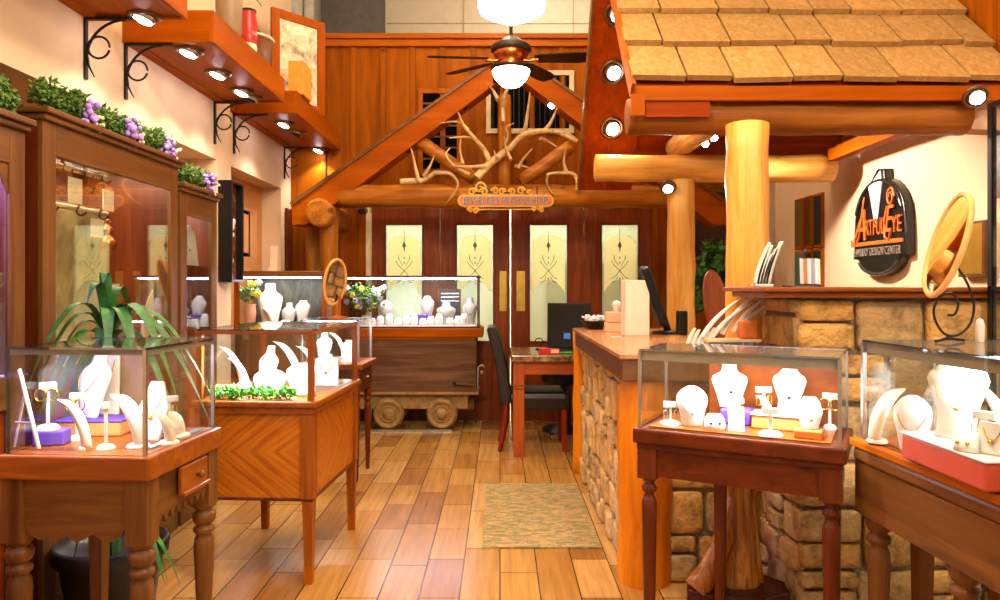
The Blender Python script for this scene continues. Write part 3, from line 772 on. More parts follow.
def panel(label, x, y, z, w, h, yaw=0., tilt=.2, mat=None, name='necklace_easel', shape='notch', neck='gold'):
    if shape == 'notch': poly = [(-w*.5, 0), (w*.5, 0), (w*.42, h*.86), (w*.22, h*.88), (w*.18, h), (-w*.2, h), (-w*.24, h*.88), (-w*.42, h*.86)]
    elif shape == 'hex': poly = [(-w*.36, 0), (w*.36, 0), (w*.5, h*.55), (w*.2, h), (-w*.2, h), (-w*.5, h*.55)]
    else: poly = [(-w*.5, 0), (w*.5, 0), (w*.5, h), (-w*.5, h)]
    M0 = T(0, 0, 0, -tilt)
    m = MB().prism(poly, .012, M0)
    m.prism([(-.01, 0), (.01, 0), (.01, h * .6), (-.01, h * .62)], .008, T(0, h * .36 * math.sin(.5) + .02, 0, .18))
    o = solo(name, place(m, (x, y, z), yaw), mat or white, label, 'jewelry display', bevel=.003)
    if neck:
        c = MB(); c.tube([(u * w * .3, -.004, h * (.8 - .4 * (1 - u * u))) for u in [k / 5 - 1 for k in range(11)]], .0016, 6, M0)
        c.ball((0, -.006, h * .38), .007, 8, 6, M=M0)
        place(c, (x, y, z), yaw).build('necklace', gold if neck == 'gold' else copper, o)
    return o
def ringbox(label, x, y, z, w, h, yaw=0., mat=None, gem=None, group=None):
    m = MB(); rings = [circ(w*.5, w*.32, 0, 18), circ(w*.5, w*.32, h*.35, 18), circ(w*.46, w*.26, h*.7, 18, cy=.01), circ(w*.3, w*.14, h, 18, cy=.02)]
    m.loft(rings); o = solo('ring_holder', place(m, (x, y, z), yaw), mat or white, label, 'jewelry display', group)
    for sg in (-1, 1):
        e = MB(); e.ball((sg * w * .2, -w * .3, h * .5), .005, 8, 6); place(e, (x, y, z), yaw).build('gem_ring', gem or iron, o)
    return o

# ------------------------------------------------------------------ table display cases
def turned(mb, x, y, z1, r, n=18, M=None, z0=0.):
    L = z1 - z0
    prof = [(0, .42), (.02, .5), (.1, .56), (.55, .86), (.72, .98), (.78, .9), (.80, .72), (.815, .72), (.825, .98), (.84, 1.02), (.855, .98), (.865, .72), (.875, .70), (.885, .9), (.91, 1.08), (.935, 1.12), (.955, 1.0), (.965, .75), (.975, .74), (.985, .95), (1., .95)]
    mb.lathe([(r * k, z0 + f * L) for f, k in prof], (M or Matrix()) @ T(x, y, 0), n); return mb
def slim(mb, x, y, z1, r, n=18, M=None, z0=0.):
    L = z1 - z0
    prof = [(0, .62), (.02, .66), (.5, .86), (.8, 1.), (.86, 1.), (.885, .75), (.9, .6), (.912, .6), (.925, .95), (.945, 1.), (.96, .68), (.975, .66), (.985, .9), (1., .9)]
    mb.lathe([(r * k, z0 + f * L) for f, k in prof], (M or Matrix()) @ T(x, y, 0), n); return mb
def taper(mb, x, y, z1, a, b, M=None, z0=0.):
    vs = [(x + sx * s / 2, y + sy * s / 2, z) for z, s in ((z0, b), (z1, a)) for sx, sy in ((-1, -1), (1, -1), (1, 1), (-1, 1))]
    mb.add(vs, [(3,2,1,0), (4,5,6,7), (0,1,5,4), (1,2,6,5), (2,3,7,6), (3,0,4,7)], M); return mb
def pane(name, a, b, M, root, axis):
    """glass sheet whose thin edges look dark"""
    m = MB().box(a, b, M); m.mi = [1] * 6
    for i in {0: (3, 5), 1: (2, 4), 2: (0, 1)}[axis]: m.mi[i] = 0
    return m.build(name, [glass, glassedge], root)
def vitrine(root, M, x0, x1, y0, y1, z0, z1, th=.007, led_y=None, energy=14, ledcol=COOL, post=None, pw=.02, solid_back=None, frame=None, bands='', bh=.034):
    pane('glass_front', (x0, y0, z0), (x1, y0 + th, z1 - th), M, root, 1)
    if solid_back: MB().box((x0 + th, y1 - .014, z0), (x1 - th, y1, z1 - th), M).build('rear_door', solid_back, root)
    else: pane('glass_back', (x0, y1 - th, z0), (x1, y1, z1 - th), M, root, 1)
    pane('glass_end', (x0, y0 + th, z0), (x0 + th, y1 - th, z1 - th), M, root, 0)
    pane('glass_end', (x1 - th, y0 + th, z0), (x1, y1 - th, z1 - th), M, root, 0)
    pane('glass_top', (x0, y0, z1 - th), (x1, y1, z1), M, root, 2)
    if post:
        for (px, py) in ((x0, y0), (x1, y0), (x0, y1), (x1, y1)):
            sx = 1 if px == x0 else -1; sy = 1 if py == y0 else -1
            MB().box((px - sx * .001, py - sy * .001, z0), (px + sx * pw, py + sy * pw, z1 - th), M).build('corner_post', post, root)
    if frame:
        for a, b in (((x0, y0 - .003, z1 - .022), (x1, y0 + .016, z1 - th)), ((x0, y1 - .016, z1 - .022), (x1, y1 + .003, z1 - th)),
                     ((x0 - .003, y0, z1 - .022), (x0 + .016, y1, z1 - th)), ((x1 - .016, y0, z1 - .022), (x1 + .003, y1, z1 - th))):
            MB().box(a, b, M).build('top_rail', frame, root)
    zq = z1 - th
    if 'f' in bands: MB().box((x0 + th, y0 + th, zq - bh), (x1 - th, y0 + th + .006, zq), M).build('top_band', band, root)
    if 'r' in bands: MB().box((x1 - th - .006, y0 + th, zq - bh), (x1 - th, y1 - th, zq), M).build('top_band', band, root)
    if 'l' in bands: MB().box((x0 + th, y0 + th, zq - bh), (x0 + th + .006, y1 - th, zq), M).build('top_band', band, root)
    if 'b' in bands: MB().box((x0 + th, y1 - th - .006, zq - bh), (x1 - th, y1 - th, zq), M).build('top_band', band, root)
    ly = led_y if led_y is not None else y0 + .03
    MB().box((x0 + .03, ly, z1 - th - .012), (x1 - .03, ly + .012, z1 - th - .002), M).build('light_bar', led, root)
    c = M @ Vector(((x0 + x1) / 2, ly + .05, z1 - .03))
    if energy:
        o = lamp('AREA', c, energy, ledcol, (x1 - x0 - .1, .05), name='case_light')
        o.rotation_euler = (0, 0, M.to_euler().z)
def scallop(w, z0, z1, n, d):
    """apron outline with n downward scallops"""
    pts = [(-w/2, z1), (-w/2, z0 + d)]
    for k in range(n):
        a, b = -w/2 + w * k / n, -w/2 + w * (k + 1) / n
        for q in range(0, 9): 
            u = q / 8; pts.append((a + (b - a) * u, z0 + d - d * math.sin(math.pi * u) ** .6))
    pts.append((w/2, z1)); return pts[::1]

# front left case on turned legs
ZB = .83
cx, cy, hw = -1.297, 2.45, .245
M = T(cx, cy, 0, 0, 0, R(-4))
t = thing('display_case', 'square glass display case on turned legs with scalloped apron, nearest on the left', 'display case', (cx, cy, 0), 'glass jewelry cases on legs')
MB().box((-hw, -hw, ZB - .075), (hw, hw, ZB), M).build('base_board', teak, t, bevel=.006)
b = .07; zi = ZB - .075
for sx, sy in ((-1, -1), (1, -1), (1, 1), (-1, 1)):
    x, y = sx * (hw - .045), sy * (hw - .045)
    lg = MB()
    if (sx, sy) == (-1, 1): taper(lg, x, y, zi, .062, .035, M)
    else:
        lg.cbox((x, y, (zi + .555) / 2), (b, b, zi - .555), M); turned(lg, x, y, .555, .037, M=M)
    lg.build('leg', walnut, t, axis=2)
MB().prism([(-.165, zi), (-.165, .62), (-.155, .585), (-.12, .565), (-.07, .572), (-.03, .58), (0, .56), (.03, .572), (.06, .59), (.08, .57), (.12, .565), (.15, .585), (.165, .62), (.165, zi)][::-1], .02, M @ T(0, -hw + .02, 0)).build('front_apron', walnut, t, axis=0)
MB().box((-.17, hw - .04, .62), (.17, hw - .02, zi), M).build('back_apron', walnut, t)
sp = [(-.165, zi), (-.165, .60)]
for k in range(8):
    a = -.165 + .33 * k / 8; sp += [(a + .004, .615), (a + .02, .585), (a + .037, .615)]
sp += [(.165, .6), (.165, zi)]
for sx, nm in ((1, 'side_apron'), (-1, 'side_apron')):
    MB().prism([(x, z + (0 if z > .7 else .01 * math.cos(x * 9))) for x, z in sp][::-1], .02, M @ T(sx * (hw - .02) - (0 if sx < 0 else .0), 0, 0, 0, 0, R(90)) @ T(0, 0, 0)).build(nm, walnut, t, axis=1)
dr = MB().box((hw - .012, -.05, .655), (hw + .004, .13, .75), M).build('drawer_front', teak, t, bevel=.004)
MB().lathe([(.006, 0), (.006, .01), (.014, .016), (.012, .024), (.002, .027)], M @ T(hw + .004, .05, .705, 0, R(90)), 14).build('drawer_knob', walnut, dr)
MB().box((hw + .004, -.05, .655), (hw + .016, .13, .668), M).build('drawer_lip', teak, dr, bevel=.003)
vitrine(t, M, -hw + .02, hw - .02, -hw + .02, hw - .02, ZB, 1.163, post=None, energy=3.5, led_y=-hw + .035, bands='fr', bh=.017)
MB().box((-hw + .03, hw - .045, ZB), (-.02, hw - .03, 1.12), M).build('rear_door', plain('taupe_panel', '#8a6a4e', .6), t)
for sx, sy, wd_ in ((1, -1, .011), (1, 1, .011), (-1, 1, .011)):
    MB().cbox((sx * (hw - .022), sy * (hw - .022), (ZB + 1.156) / 2), (wd_, wd_, 1.156 - ZB), M).build('corner_strip', steel, t)

def onb(px, Y): return xat(px, Y)
y = 2.30
o = thing('display_easel', 'thin white wire easel in the nearest left case', 'easel', (onb(22, y), y, ZB))
k = y / F
for dx0, dx1, nm in ((-14, -2, 'rear_leg'), (17, -7, 'front_leg')):
    MB().tube([(onb(22 + dx0, y), y + (.03 if nm == 'rear_leg' else 0), ZB + .003), (onb(22 + dx1, y), y + .02, ZB + (.17 if nm == 'rear_leg' else .255))], .0065 if nm == 'front_leg' else .004, 8).build(nm, offwhite, o)
MB().tube([(onb(11, y), y + .02, ZB + .085), (onb(31, y), y + .005, ZB + .085)], .003, 8).build('crossbar', offwhite, o)
riser('purple velvet block under the hoop earrings in the nearest left case', onb(52, 2.38), 2.38, ZB, .095, .07, .05, .2, purple, name='velvet_block')
tstand('earring stand with gold hoops on the purple block at left', onb(48, 2.38), 2.38, ZB + .05, .05, .155, .2, base=.035)
riser('tan riser with purple velvet top under the white necklace bust, nearest left case', onb(97, 2.56), 2.56, ZB, .22, .12, .05, .05, orangecloth, top=purple)
bust('white necklace bust leaning left on the purple topped riser', onb(90, 2.56), 2.56, ZB + .056, .15, .235, -.5, .2, white, 'neck')
panel('tall white necklace panel behind the leaning bust on the left', onb(103, 2.62), 2.62, ZB + .056, .11, .25, .0, .12, offwhite)
ramp_disp('slim white finger ramp in front of the tan riser at left', onb(73, 2.30), 2.30, ZB, .03, .16, 0., -1., offwhite)
tstand('earring stand with three gold hoops before the leaning bust', onb(77, 2.45), 2.45, ZB, .045, .16, 0, offwhite, earmat=gold, base=.025)
tstand('thin white pin stand before the tan riser, nearest left case', onb(106, 2.31), 2.31, ZB, .02, .15, 0, offwhite, ear=None, base=.028)
ramp_disp('white bracelet ramp beside the front corner of the nearest left case', onb(127, 2.34), 2.34, ZB, .06, .17, 0., -1., white)
panel('cream six sided necklace panel behind the front corner, nearest left case', onb(148, 2.44), 2.44, ZB, .12, .20, -.3, .2, offwhite, shape='hex')
tstand('small cream earring stand at the far end of the nearest left case', onb(170, 2.58), 2.58, ZB, .055, .13, .2, offwhite, ear='bar', earmat=brass)
ramp_disp('low cream ring slope before the small earring stand at left', onb(172, 2.50), 2.50, ZB, .07, .085, 0., -1., offwhite)
ramp_disp('curved cream slope leaning behind the corner strip at left', onb(160, 2.38), 2.38, ZB, .055, .12, .3, -1., offwhite)
m = MB().box((-.012, -.15, 0), (.012, .15, .004), T(onb(176, 2.47), 2.46, ZB + .001, 0, 0, R(-7)))
solo('shell_ribbon', m, speckle('iridescent_shell', [(.35, '#4a6ac0'), (.5, '#7ac0c8'), (.65, '#9a70d0')], 30., rough=.2), 'iridescent blue inlay strip along the edge of the nearest left case', 'inlay strip')

# parquet case
cx, cy, wx, dy = -1.093, 3.66, .29, .41
M = T(cx, cy, 0, 0, 0, R(-3.4))
t = thing('display_case', 'glass display case on a veneered cabinet with diagonal grain and square legs', 'display case', (cx, cy, 0), 'glass jewelry cases on legs')
zb = .833
MB().box((-wx, -dy, zb - .03), (wx, dy, zb), M).build('base_board', teak, t, bevel=.008)
MB().box((-wx + .012, -dy + .012, zb - .06), (wx - .012, dy - .012, zb - .03), M).build('base_moulding', teak, t, bevel=.005)
MB().box((-wx + .05, -dy + .028, .39), (wx - .05, -dy + .05, zb - .06), M).build('front_panel', veneer, t)
MB().box((wx - .05, -dy + .05, .39), (wx - .03, dy - .05, zb - .06), M).build('side_panel', veneer, t)
MB().box((-wx + .03, -dy + .05, .39), (-wx + .05, dy - .05, zb - .06), M).build('side_panel', veneer, t)
MB().box((-wx + .05, dy - .05, .39), (wx - .05, dy - .03, zb - .06), M).build('back_panel', honey, t)
MB().box((-wx + .02, -dy + .02, .378), (wx - .02, dy - .02, .392), M).build('bottom_moulding', maho, t, bevel=.004)
for sx in (-1, 1):
    for sy in (-1, 1):
        x, y = sx * (wx - .045), sy * (dy - .045)
        lg = taper(MB().cbox((x, y, (.39 + zb - .06) / 2), (.058, .058, zb - .06 - .39), M), x, y, .378, .05, .036, M, .085).build('leg', teak, t, axis=2)
        taper(MB(), x, y, .085, .0375, .034, M).build('foot_cuff', honey, lg, axis=2)
vitrine(t, M, -wx + .02, wx - .02, -dy + .02, dy - .02, zb, 1.157, post=teak, pw=.024, frame=teak, energy=15)
def inM(x, y, z=0): return M @ Vector((x, y, z))
def L2(fn, label, x, y, *a, **k):
    p = inM(x, y); return fn(label, p.x, p.y, zb + k.pop('dz', 0.), *a, **k)
L2(riser, 'orange riser at the left front of the veneered case', -.19, -.26, .12, .09, .05, 0.)
L2(ramp_disp, 'tall thin white ramp leftmost in the veneered case', -.235, -.1, .035, .22, 0., -1.)
L2(ramp_disp, 'second thin white ramp from the left in the veneered case', -.175, -.16, .035, .17, 0., -1.)
L2(bust, 'white bust with bare neck in the middle of the veneered case', -.085, -.05, .12, .22, -.5, .22, necklace='steel')
L2(ramp_disp, 'tall slanted white ramp right of the middle bust in the veneered case', .02, -.02, .06, .24, 0., -1.)
L2(bust, 'low white bust near the front glass of the veneered case', .0, -.22, .16, .12, 0., .3, style='round', necklace='steel')
L2(bust, 'wide white bust at the right of the veneered case', .13, -.12, .16, .14, .2, .3, style='round', necklace='steel')
L2(ringbox, 'white ring holder with blue gems at the right front of the veneered case', .19, -.24, .09, .06, gem=purple)
L2(ringbox, 'white ring holder left of the low bust in the veneered case', -.12, -.23, .09, .06, gem=iron)
L2(panel, 'flat white necklace panel at the back right of the veneered case', .17, .12, .14, .17, 0., .3)
L2(ramp_disp, 'white ramp at the far back of the veneered case', .05, .2, .06, .2, 0., -1.)
L2(tstand, 'white earring stand near the far right corner of the veneered case', .2, .25, .06, .14, ear='bar')
def leafball(mb, c, r, n, q, size=.02, flat=.7):
    for _ in range(n):
        d = Vector((q.gauss(0, 1), q.gauss(0, 1), q.gauss(0, 1) * flat)); d.normalize(); p = Vector(c) + d * r * q.uniform(.35, 1)
        a = Vector((q.uniform(-1, 1), q.uniform(-1, 1), q.uniform(-.6, 1))).normalized(); s_ = size * q.uniform(.7, 1.3)
        b_ = a.cross(d)
        if b_.length < .01: continue
        b_.normalize(); up = a.cross(b_).normalized() * s_ * .25
        mb.add([p, p + a*s_*.5 + b_*s_*.35 + up, p + a*s_*1.2, p + a*s_*.5 - b_*s_*.35 + up, p + a*s_*.55 - up*.6], [(0, 1, 4), (1, 2, 4), (2, 3, 4), (3, 0, 4)])
    return mb
q = random.Random(5); g = MB()
for k in range(13):
    x = -.2 + k * .03; g2 = inM(x, -dy + .055 + q.uniform(0, .03), zb + .03); leafball(g, g2, .032, 46, q, .02)
solo('leaf_garland', g, leafb, 'bright green leaf garland along the front of the veneered case', 'garland')

# small case behind the veneered one
cx, cy, wx, dy = -1.17, 5.18, .235, .235
M = T(cx, cy, 0, 0, 0, R(-2))
t = thing('display_case', 'small glass case on slim turned legs behind the veneered case', 'display case', (cx, cy, 0), 'glass jewelry cases on legs')
zb = .82
MB().box((-wx, -dy, zb - .04), (wx, dy, zb), M).build('base_board', cherry, t, bevel=.008)
MB().box((-wx + .03, -dy + .03, .62), (wx - .03, dy - .03, zb - .04), M).build('apron', maho, t)
MB().lathe([(.005, 0), (.005, .01), (.012, .016), (.002, .022)], M @ T(wx - .03, 0, .71, 0, R(90)), 12).build('knob', brass, t)
for sx in (-1, 1):
    for sy in (-1, 1):
        turned(MB(), sx * (wx - .055), sy * (dy - .055), .62, .027, M=M).build('leg', maho, t, axis=2)
vitrine(t, M, -wx + .03, wx - .03, -dy + .03, dy - .03, zb, 1.122, energy=9, post=steel, pw=.012)
L2(panel, 'slanted white panel in the small case behind the veneered case', .1, -.1, .1, .16, 0., .3)
L2(ramp_disp, 'white ramp in the small case behind the veneered case', .0, 0., .05, .2, 0., -1.)
L2(bust, 'small white bust in the small case behind the veneered case', -.1, 0., .12, .2, 0., .2)

# wall case in the niche
x0, x1, y0, y1 = xat(234, 5.75), xat(326.5, 5.75), 5.75, 6.1
t = thing('wall_case', 'wood framed glass wall case standing in the left niche', 'display case', ((x0 + x1) / 2, (y0 + y1) / 2, 0))
z0, z1 = 1.02, 1.478
MB().box((x0, y0 + .02, 0), (x1, y1, z0 - .03)).build('cabinet', walnut, t)
MB().box((x0 - .01, y0 - .01, z0 - .03), (x1 + .01, y1, z0)).build('base_board', cherry, t, bevel=.005)
MB().box((x0 - .01, y0 - .015, z1 - .045), (x1 + .01, y1, z1)).build('top_board', walnut, t, bevel=.005)
for x in (x0, x1 - .035):
    MB().box((x, y0, z0), (x + .035, y0 + .03, z1 - .045)).build('front_post', orange, t, axis=2)
    MB().box((x, y1 - .03, z0), (x + .035, y1, z1 - .045)).build('back_post', orange, t, axis=2)
MB().box((x0 + .035, y1 - .02, z0), (x1 - .035, y1 - .01, z1 - .045)).build('back_panel', speckle('dim_backing', [(.35, '#2c2a24'), (.5, '#4a463a'), (.66, '#6a6450')], 6., (1, 1, .5), rough=.4), t)
pane('glass_front', (x0 + .035, y0 + .01, z0), (x1 - .035, y0 + .016, z1 - .045), Matrix(), t, 1)
pane('glass_end', (x1 - .02, y0 + .03, z0), (x1 - .014, y1 - .03, z1 - .045), Matrix(), t, 0)
MB().box((x0 + .05, y0 + .03, z1 - .058), (x1 - .05, y0 + .045, z1 - .046)).build('light_bar', led, t)
lamp('AREA', ((x0 + x1) / 2, y0 + .09, z1 - .06), 5, COOL, (.7, .04), name='case_light')
bust('tall white bust in the wall case beside the flower vase', xat(270, 5.9), 5.9, z0, .2, .36, .2, .1, white, 'neck', 'steel')
bust('grey lit bust in the middle of the wall case', xat(288, 5.95), 5.95, z0, .13, .2, 0, .2, dimwhite, 'neck', None)
bust('grey lit bust right of the middle in the wall case', xat(302, 5.95), 5.95, z0, .13, .22, 0, .2, dimwhite, 'tall', None)
ramp_disp('tan leaf shaped ramp at the left of the wall case', xat(268, 5.84), 5.84, z0, .06, .16, 0, -1, peachbox)
ringbox('white ring holder at the right of the wall case', xat(308, 5.86), 5.86, z0, .1, .07)
ringbox('white ring holder at the front middle of the wall case', xat(285, 5.86), 5.86, z0, .1, .06)
def vase_flowers(label, x, y, z, h, seed, petals, potm, r=.06, spread=.10, fol=leafd, n=6, vh=.5):
    q = random.Random(seed)
    t = thing('flower_vase', label, 'flowers', (x, y, z))
    hv = h * vh
    MB().lathe([(r * .7, 0), (r * .75, hv * .1), (r, hv * .6), (r * .85, hv * .9), (r * .95, hv)], T(x, y, z), 18).build('vase', potm, t)
    g = MB()
    for k in range(n): leafball(g, (x + q.uniform(-1, 1) * spread * .6, y + q.uniform(-1, 1) * spread * .4, z + hv + q.uniform(.2, .9) * (h - hv)), spread * .6, 60, q, .032)
    g.build('foliage', fol, t)
    for pm, cnt in petals:
        for k in range(cnt):
            f = MB(); c = Vector((x + q.uniform(-1, 1) * spread, y - q.uniform(.3, 1) * spread * .6, z + hv + q.uniform(.3, 1) * (h - hv)))
            for a in range(5): f.ball(c + Vector((math.cos(a * 1.257) * .016, -.004, math.sin(a * 1.257) * .016)), .013, 8, 5, (1, .4, 1))
            f.ball(c + Vector((0, -.01, 0)), .007, 8, 5); f.build('blossom', pm, t)
    return t
vase_flowers('vase of yellow and cream flowers at the left end of the wall case', xat(250, 5.85), 5.85, z0, .38, 3, [(yellowpet, 6), (whitepet, 5)], plain('pink_vase', '#c98a70', .5), .05, .09, n=5)
solo('leaflet_holder', MB().box((xat(271, 5.85), 5.83, z1 + .004), (xat(278, 5.85), 5.86, z1 + .2)).prism([(xat(270, 5.85), z1), (xat(279, 5.85), z1), (xat(279, 5.85), z1 + .03), (xat(270, 5.85), z1 + .03)], .05, T(0, 5.8)), peachbox, 'small card holder standing on the left wall case', 'card holder')
def wallframe(name, label, cat, M, w, h, fw, d, fm, face, extra=None):
    t = thing(name, label, cat, tuple(M @ Vector((0, 0, 0))))
    for a, b in (((-w/2, 0, 0), (-w/2 + fw, d, h)), ((w/2 - fw, 0, 0), (w/2, d, h)), ((-w/2 + fw, 0, h - fw), (w/2 - fw, d, h)), ((-w/2 + fw, 0, 0), (w/2 - fw, d, fw))):
        MB().box(a, b, M).build('frame_side', fm, t, bevel=.003)
    MB().box((-w/2 + fw, d * .45, fw), (w/2 - fw, d * .75, h - fw), M).build('picture', face, t)
    return t
wallframe('picture_frame', 'small dark framed picture inside the left niche', 'picture', T(XL - .18, 6.40, 1.62, 0, 0, R(-90)) @ T(0, -.03, 0) @ T(0, 0, 0, 0, 0, R(180)) @ T(0, -.03, 0), .34, .42, .04, .03, black, plain('pale_print', '#e2c9a4', .6))
MB  # shadow box on the pier
M = T(XL, 5.485, 1.387, 0, 0, R(90))
t = thing('shadow_box', 'deep black shadow box hung on the pier beside the cabinets', 'shadow box', (XL, 5.485, 1.387))
w_, h_, d_ = .25, .76, .105
for a, b in (((-w_/2, -d_, 0), (-w_/2 + .02, 0, h_)), ((w_/2 - .02, -d_, 0), (w_/2, 0, h_)), ((-w_/2 + .02, -d_, h_ - .02), (w_/2 - .02, 0, h_)), ((-w_/2 + .02, -d_, 0), (w_/2 - .02, 0, .02))):
    MB().box(a, b, M).build('box_side', black, t, bevel=.002)
MB().box((-w_/2 + .02, -.05, .02), (w_/2 - .02, -.04, h_ - .02), M).build('backing', speckle('dark_red_print', [(.4, '#241310'), (.55, '#7a2a18'), (.7, '#c07a50')], 12., rough=.6), t)
f = MB()
for dx, dz, r in ((0, .42, .03), (.03, .46, .026), (-.03, .39, .026), (.01, .36, .022), (0, .16, .02)): f.ball((dx, -.06, dz), r, 10, 6, (1, .5, 1), M)
f.build('white_flowers', whitepet, t)

# ------------------------------------------------------------------ tall wall cabinets
def cabinet(label, y0, y1, zt, xf, led_col=None, led_e=0, arch=False, zin=1.02):
    xb = XL - .29
    t = thing('wall_cabinet', label, 'cabinet', ((xb + xf) / 2, (y0 + y1) / 2, 0), 'tall wooden display cabinets')
    w = walnut
    MB().box((xb, y0, 0), (xf - .022, y0 + .025, zt - .05)).build('side_panel', maho, t, axis=2)
    MB().box((xb, y1 - .025, 0), (xf - .022, y1, zt - .05)).build('side_panel', maho, t, axis=2)
    MB().box((xb, y0 + .025, 0), (xb + .015, y1 - .025, zt - .05)).build('back_panel', plain('cabinet_back', '#5a2c18', .6), t)
    MB().box((xb, y0 - .01, zt - .05), (xf + .02, y1 + .01, zt - .025)).build('cornice', w, t, bevel=.008)
    MB().box((xb, y0 - .02, zt - .025), (xf + .035, y1 + .02, zt)).build('crown', w, t, bevel=.006)
    MB().box((xf - .022, y0, 0), (xf, y0 + .085, zt - .05)).build('stile', w, t, axis=2, bevel=.003)
    MB().box((xf - .022, y1 - .085, 0), (xf, y1, zt - .05)).build('stile', w, t, axis=2, bevel=.003)
    MB().box((xf - .022, y0 + .085, zt - .18), (xf, y1 - .085, zt - .05)).build('header', w, t, axis=1, bevel=.003)
    MB().box((xf - .022, y0 + .085, zin - .12), (xf, y1 - .085, zin)).build('rail', w, t, axis=1, bevel=.003)
    MB().box((xf - .022, y0 + .085, 0), (xf, y1 - .085, .1)).build('plinth', w, t, axis=1)
    m = MB().box((xf - .03, y0 + .085, .1), (xf - .022, y1 - .085, zin - .12)); m.build('lower_panel', cherry, t, axis=1)
    MB().box((xb + .015, y0 + .025, zin - .03), (xf - .03, y1 - .025, zin)).build('display_floor', offwhite, t)
    MB().box((xb + .015, y0 + .025, zt - .07), (xf - .03, y1 - .025, zt - .05)).build('ceiling_board', w, t)
    MB().box((xf - .016, y0 + .085, zin), (xf - .010, y1 - .085, zt - .18)).build('glass_door', cabglass, t)
    if led_col:
        lamp('AREA', ((xb + xf) / 2, (y0 + y1) / 2, zt - .085), led_e, led_col, (.3, y1 - y0 - .2), name='cabinet_light')
    return t
XC = -1.80
t = cabinet('wooden cabinet with purple lit interior cut by the left edge', 1.75, 2.73, 1.985, XC, (.24, .2, 1.), 70)
MB().prism([(-.20, 0), (.0, .0), (.0, -.12), (-.04, -.05), (-.2, -.01)], .006, T(XC - .008, 2.645, 1.81, 0, 0, R(90)) @ T(0, 0, 0)).build('corner_spandrel', walnut, t)
bust('white bust inside the purple lit cabinet', XC - .18, 2.42, 1.02, .15, .26, R(60), .1)
riser('small tan block inside the purple lit cabinet', XC - .1, 2.55, 1.02, .08, .06, .09, .5, orangecloth)
cab = cabinet('large glass fronted wooden cabinet behind the nearest left case', 2.835, 4.025, 2.06, XC, (1, .84, .66), 15)
xb = XL - .29
MB().box((-2.0, 3.2, 1.03), (-1.985, 3.63, 1.74)).build('clouded_mirror', oldmirror, cab)
for z in (1.87, 1.70):
    MB().tube([(XC - .09, 2.87, z), (XC - .09, 3.46, z)], .012, 10).build('hanging_rail', plain('pale_rail', '#c2a884', .5), cab)
for y, z in ((2.95, 1.87), (3.1, 1.87), (3.26, 1.87), (3.4, 1.87), (3.0, 1.70), (3.2, 1.70), (3.38, 1.70)):
    MB().tube([(XC - .075, y, z + .07), (XC - .07, y, z + .01)] + arc((XC - .06, y, z - .01), .022, 120, 350, 8), .005, 8).build('hook', iron, cab)
cream = plain('cream_card', '#efe2c8', .7, var=.03)
for y, z, h_, w_, lb in ((3.09, 1.80, .11, .10, 'first cream card hanging from the upper rail of the large cabinet'), (3.36, 1.79, .10, .09, 'second cream card hanging from the upper rail of the large cabinet'),
                    (3.26, 1.65, .085, .10, 'cream card hanging from the lower rail of the large cabinet'), (3.44, 1.37, .05, .06, 'tiny cream card low in the large cabinet')):
    solo('price_card', MB().box((XC - .055, y, z - h_/2 - .03), (XC - .05, y + w_, z + h_/2 - .03)), cream, lb, 'card', 'cards in the large cabinet')
t = thing('copper_lantern', 'small copper lantern hanging in the large cabinet', 'lantern', (XC - .12, 3.52, 1.53))
MB().lathe([(.03, 0), (.042, .01), (.042, .045), (.03, .06), (.018, .075), (.03, .085), (.026, .11), (.008, .125)], T(XC - .12, 3.52, 1.53), 16).build('body', copper, t)
MB().tube(arc((XC - .12, 3.52, 1.665), .014, 0, 360, 12), .003, 6).build('ring', copper, t)
for y, h_, lb in ((3.62, .2, 'cream necklace bust inside the large cabinet beside its far stile'), (3.25, .12, 'low cream bust on the floor of the large cabinet')):
    bust(lb, XC - .2, y, 1.02, .13, h_, R(60), .15, offwhite)
for k, (y, lb) in enumerate(((3.05, 'tray of small jewelry at the near end of the large cabinet'), (3.7, 'tray of small jewelry at the far end of the large cabinet'))):
    o = solo('jewelry_tray', MB().box((XC - .24, y - .14, 1.02), (XC - .08, y + .14, 1.035)), white, lb, 'tray', bevel=.003)
    for j in range(8):
        MB().ball((XC - .21 + .035 * (j % 4), y - .09 + .12 * (j // 4), 1.043), .012, 8, 6).build('trinket', [gold, iron, copper, purple][j % 4], o)
wallframe('picture_frame', 'framed print standing inside the large cabinet near its far end', 'picture', T(XC - .16, 3.74, 1.04, 0, 0, R(60)), .17, .22, .02, .015, honey, plain('grey_print', '#8f8d86', .5, var=.4, scale=20))
m = MB(); q = random.Random(2)
leafsh = [(0, 0), (.03, .04), (.04, .12), (.03, .21), (.015, .26), (-.01, .2), (-.025, .1), (-.02, .03)]
m.prism([(x * 1.1, z * 1.1) for x, z in leafsh][::-1], .006, T(XC - .06, 3.76, 1.06, 0, R(10), R(75)))
solo('leaf_display', m, peachbox, 'tan leaf shaped display card inside the large cabinet', 'jewelry display')
cab3 = cabinet('narrow glass cabinet at the far end of the cabinet row', 4.06, 4.58, 1.94, XC, COOL, 9)
bust('white bust high in the narrow far cabinet', XC - .17, 4.3, 1.5, .16, .24, R(60), .1)
solo('glass_shelf', MB().box((xb + .02, 4.09, 1.47), (XC - .05, 4.55, 1.48)), glassedge, 'glass shelf inside the narrow far cabinet', 'shelf')
panel('white necklace panel on the glass shelf of the narrow far cabinet', XC - .1, 4.42, 1.48, .12, .25, R(60), .1)
bust('white bust low in the narrow far cabinet', XC - .15, 4.35, 1.02, .16, .22, R(60), .1)
ringbox('white ring holder low in the narrow far cabinet', XC - .1, 4.22, 1.02, .1, .08, R(60))

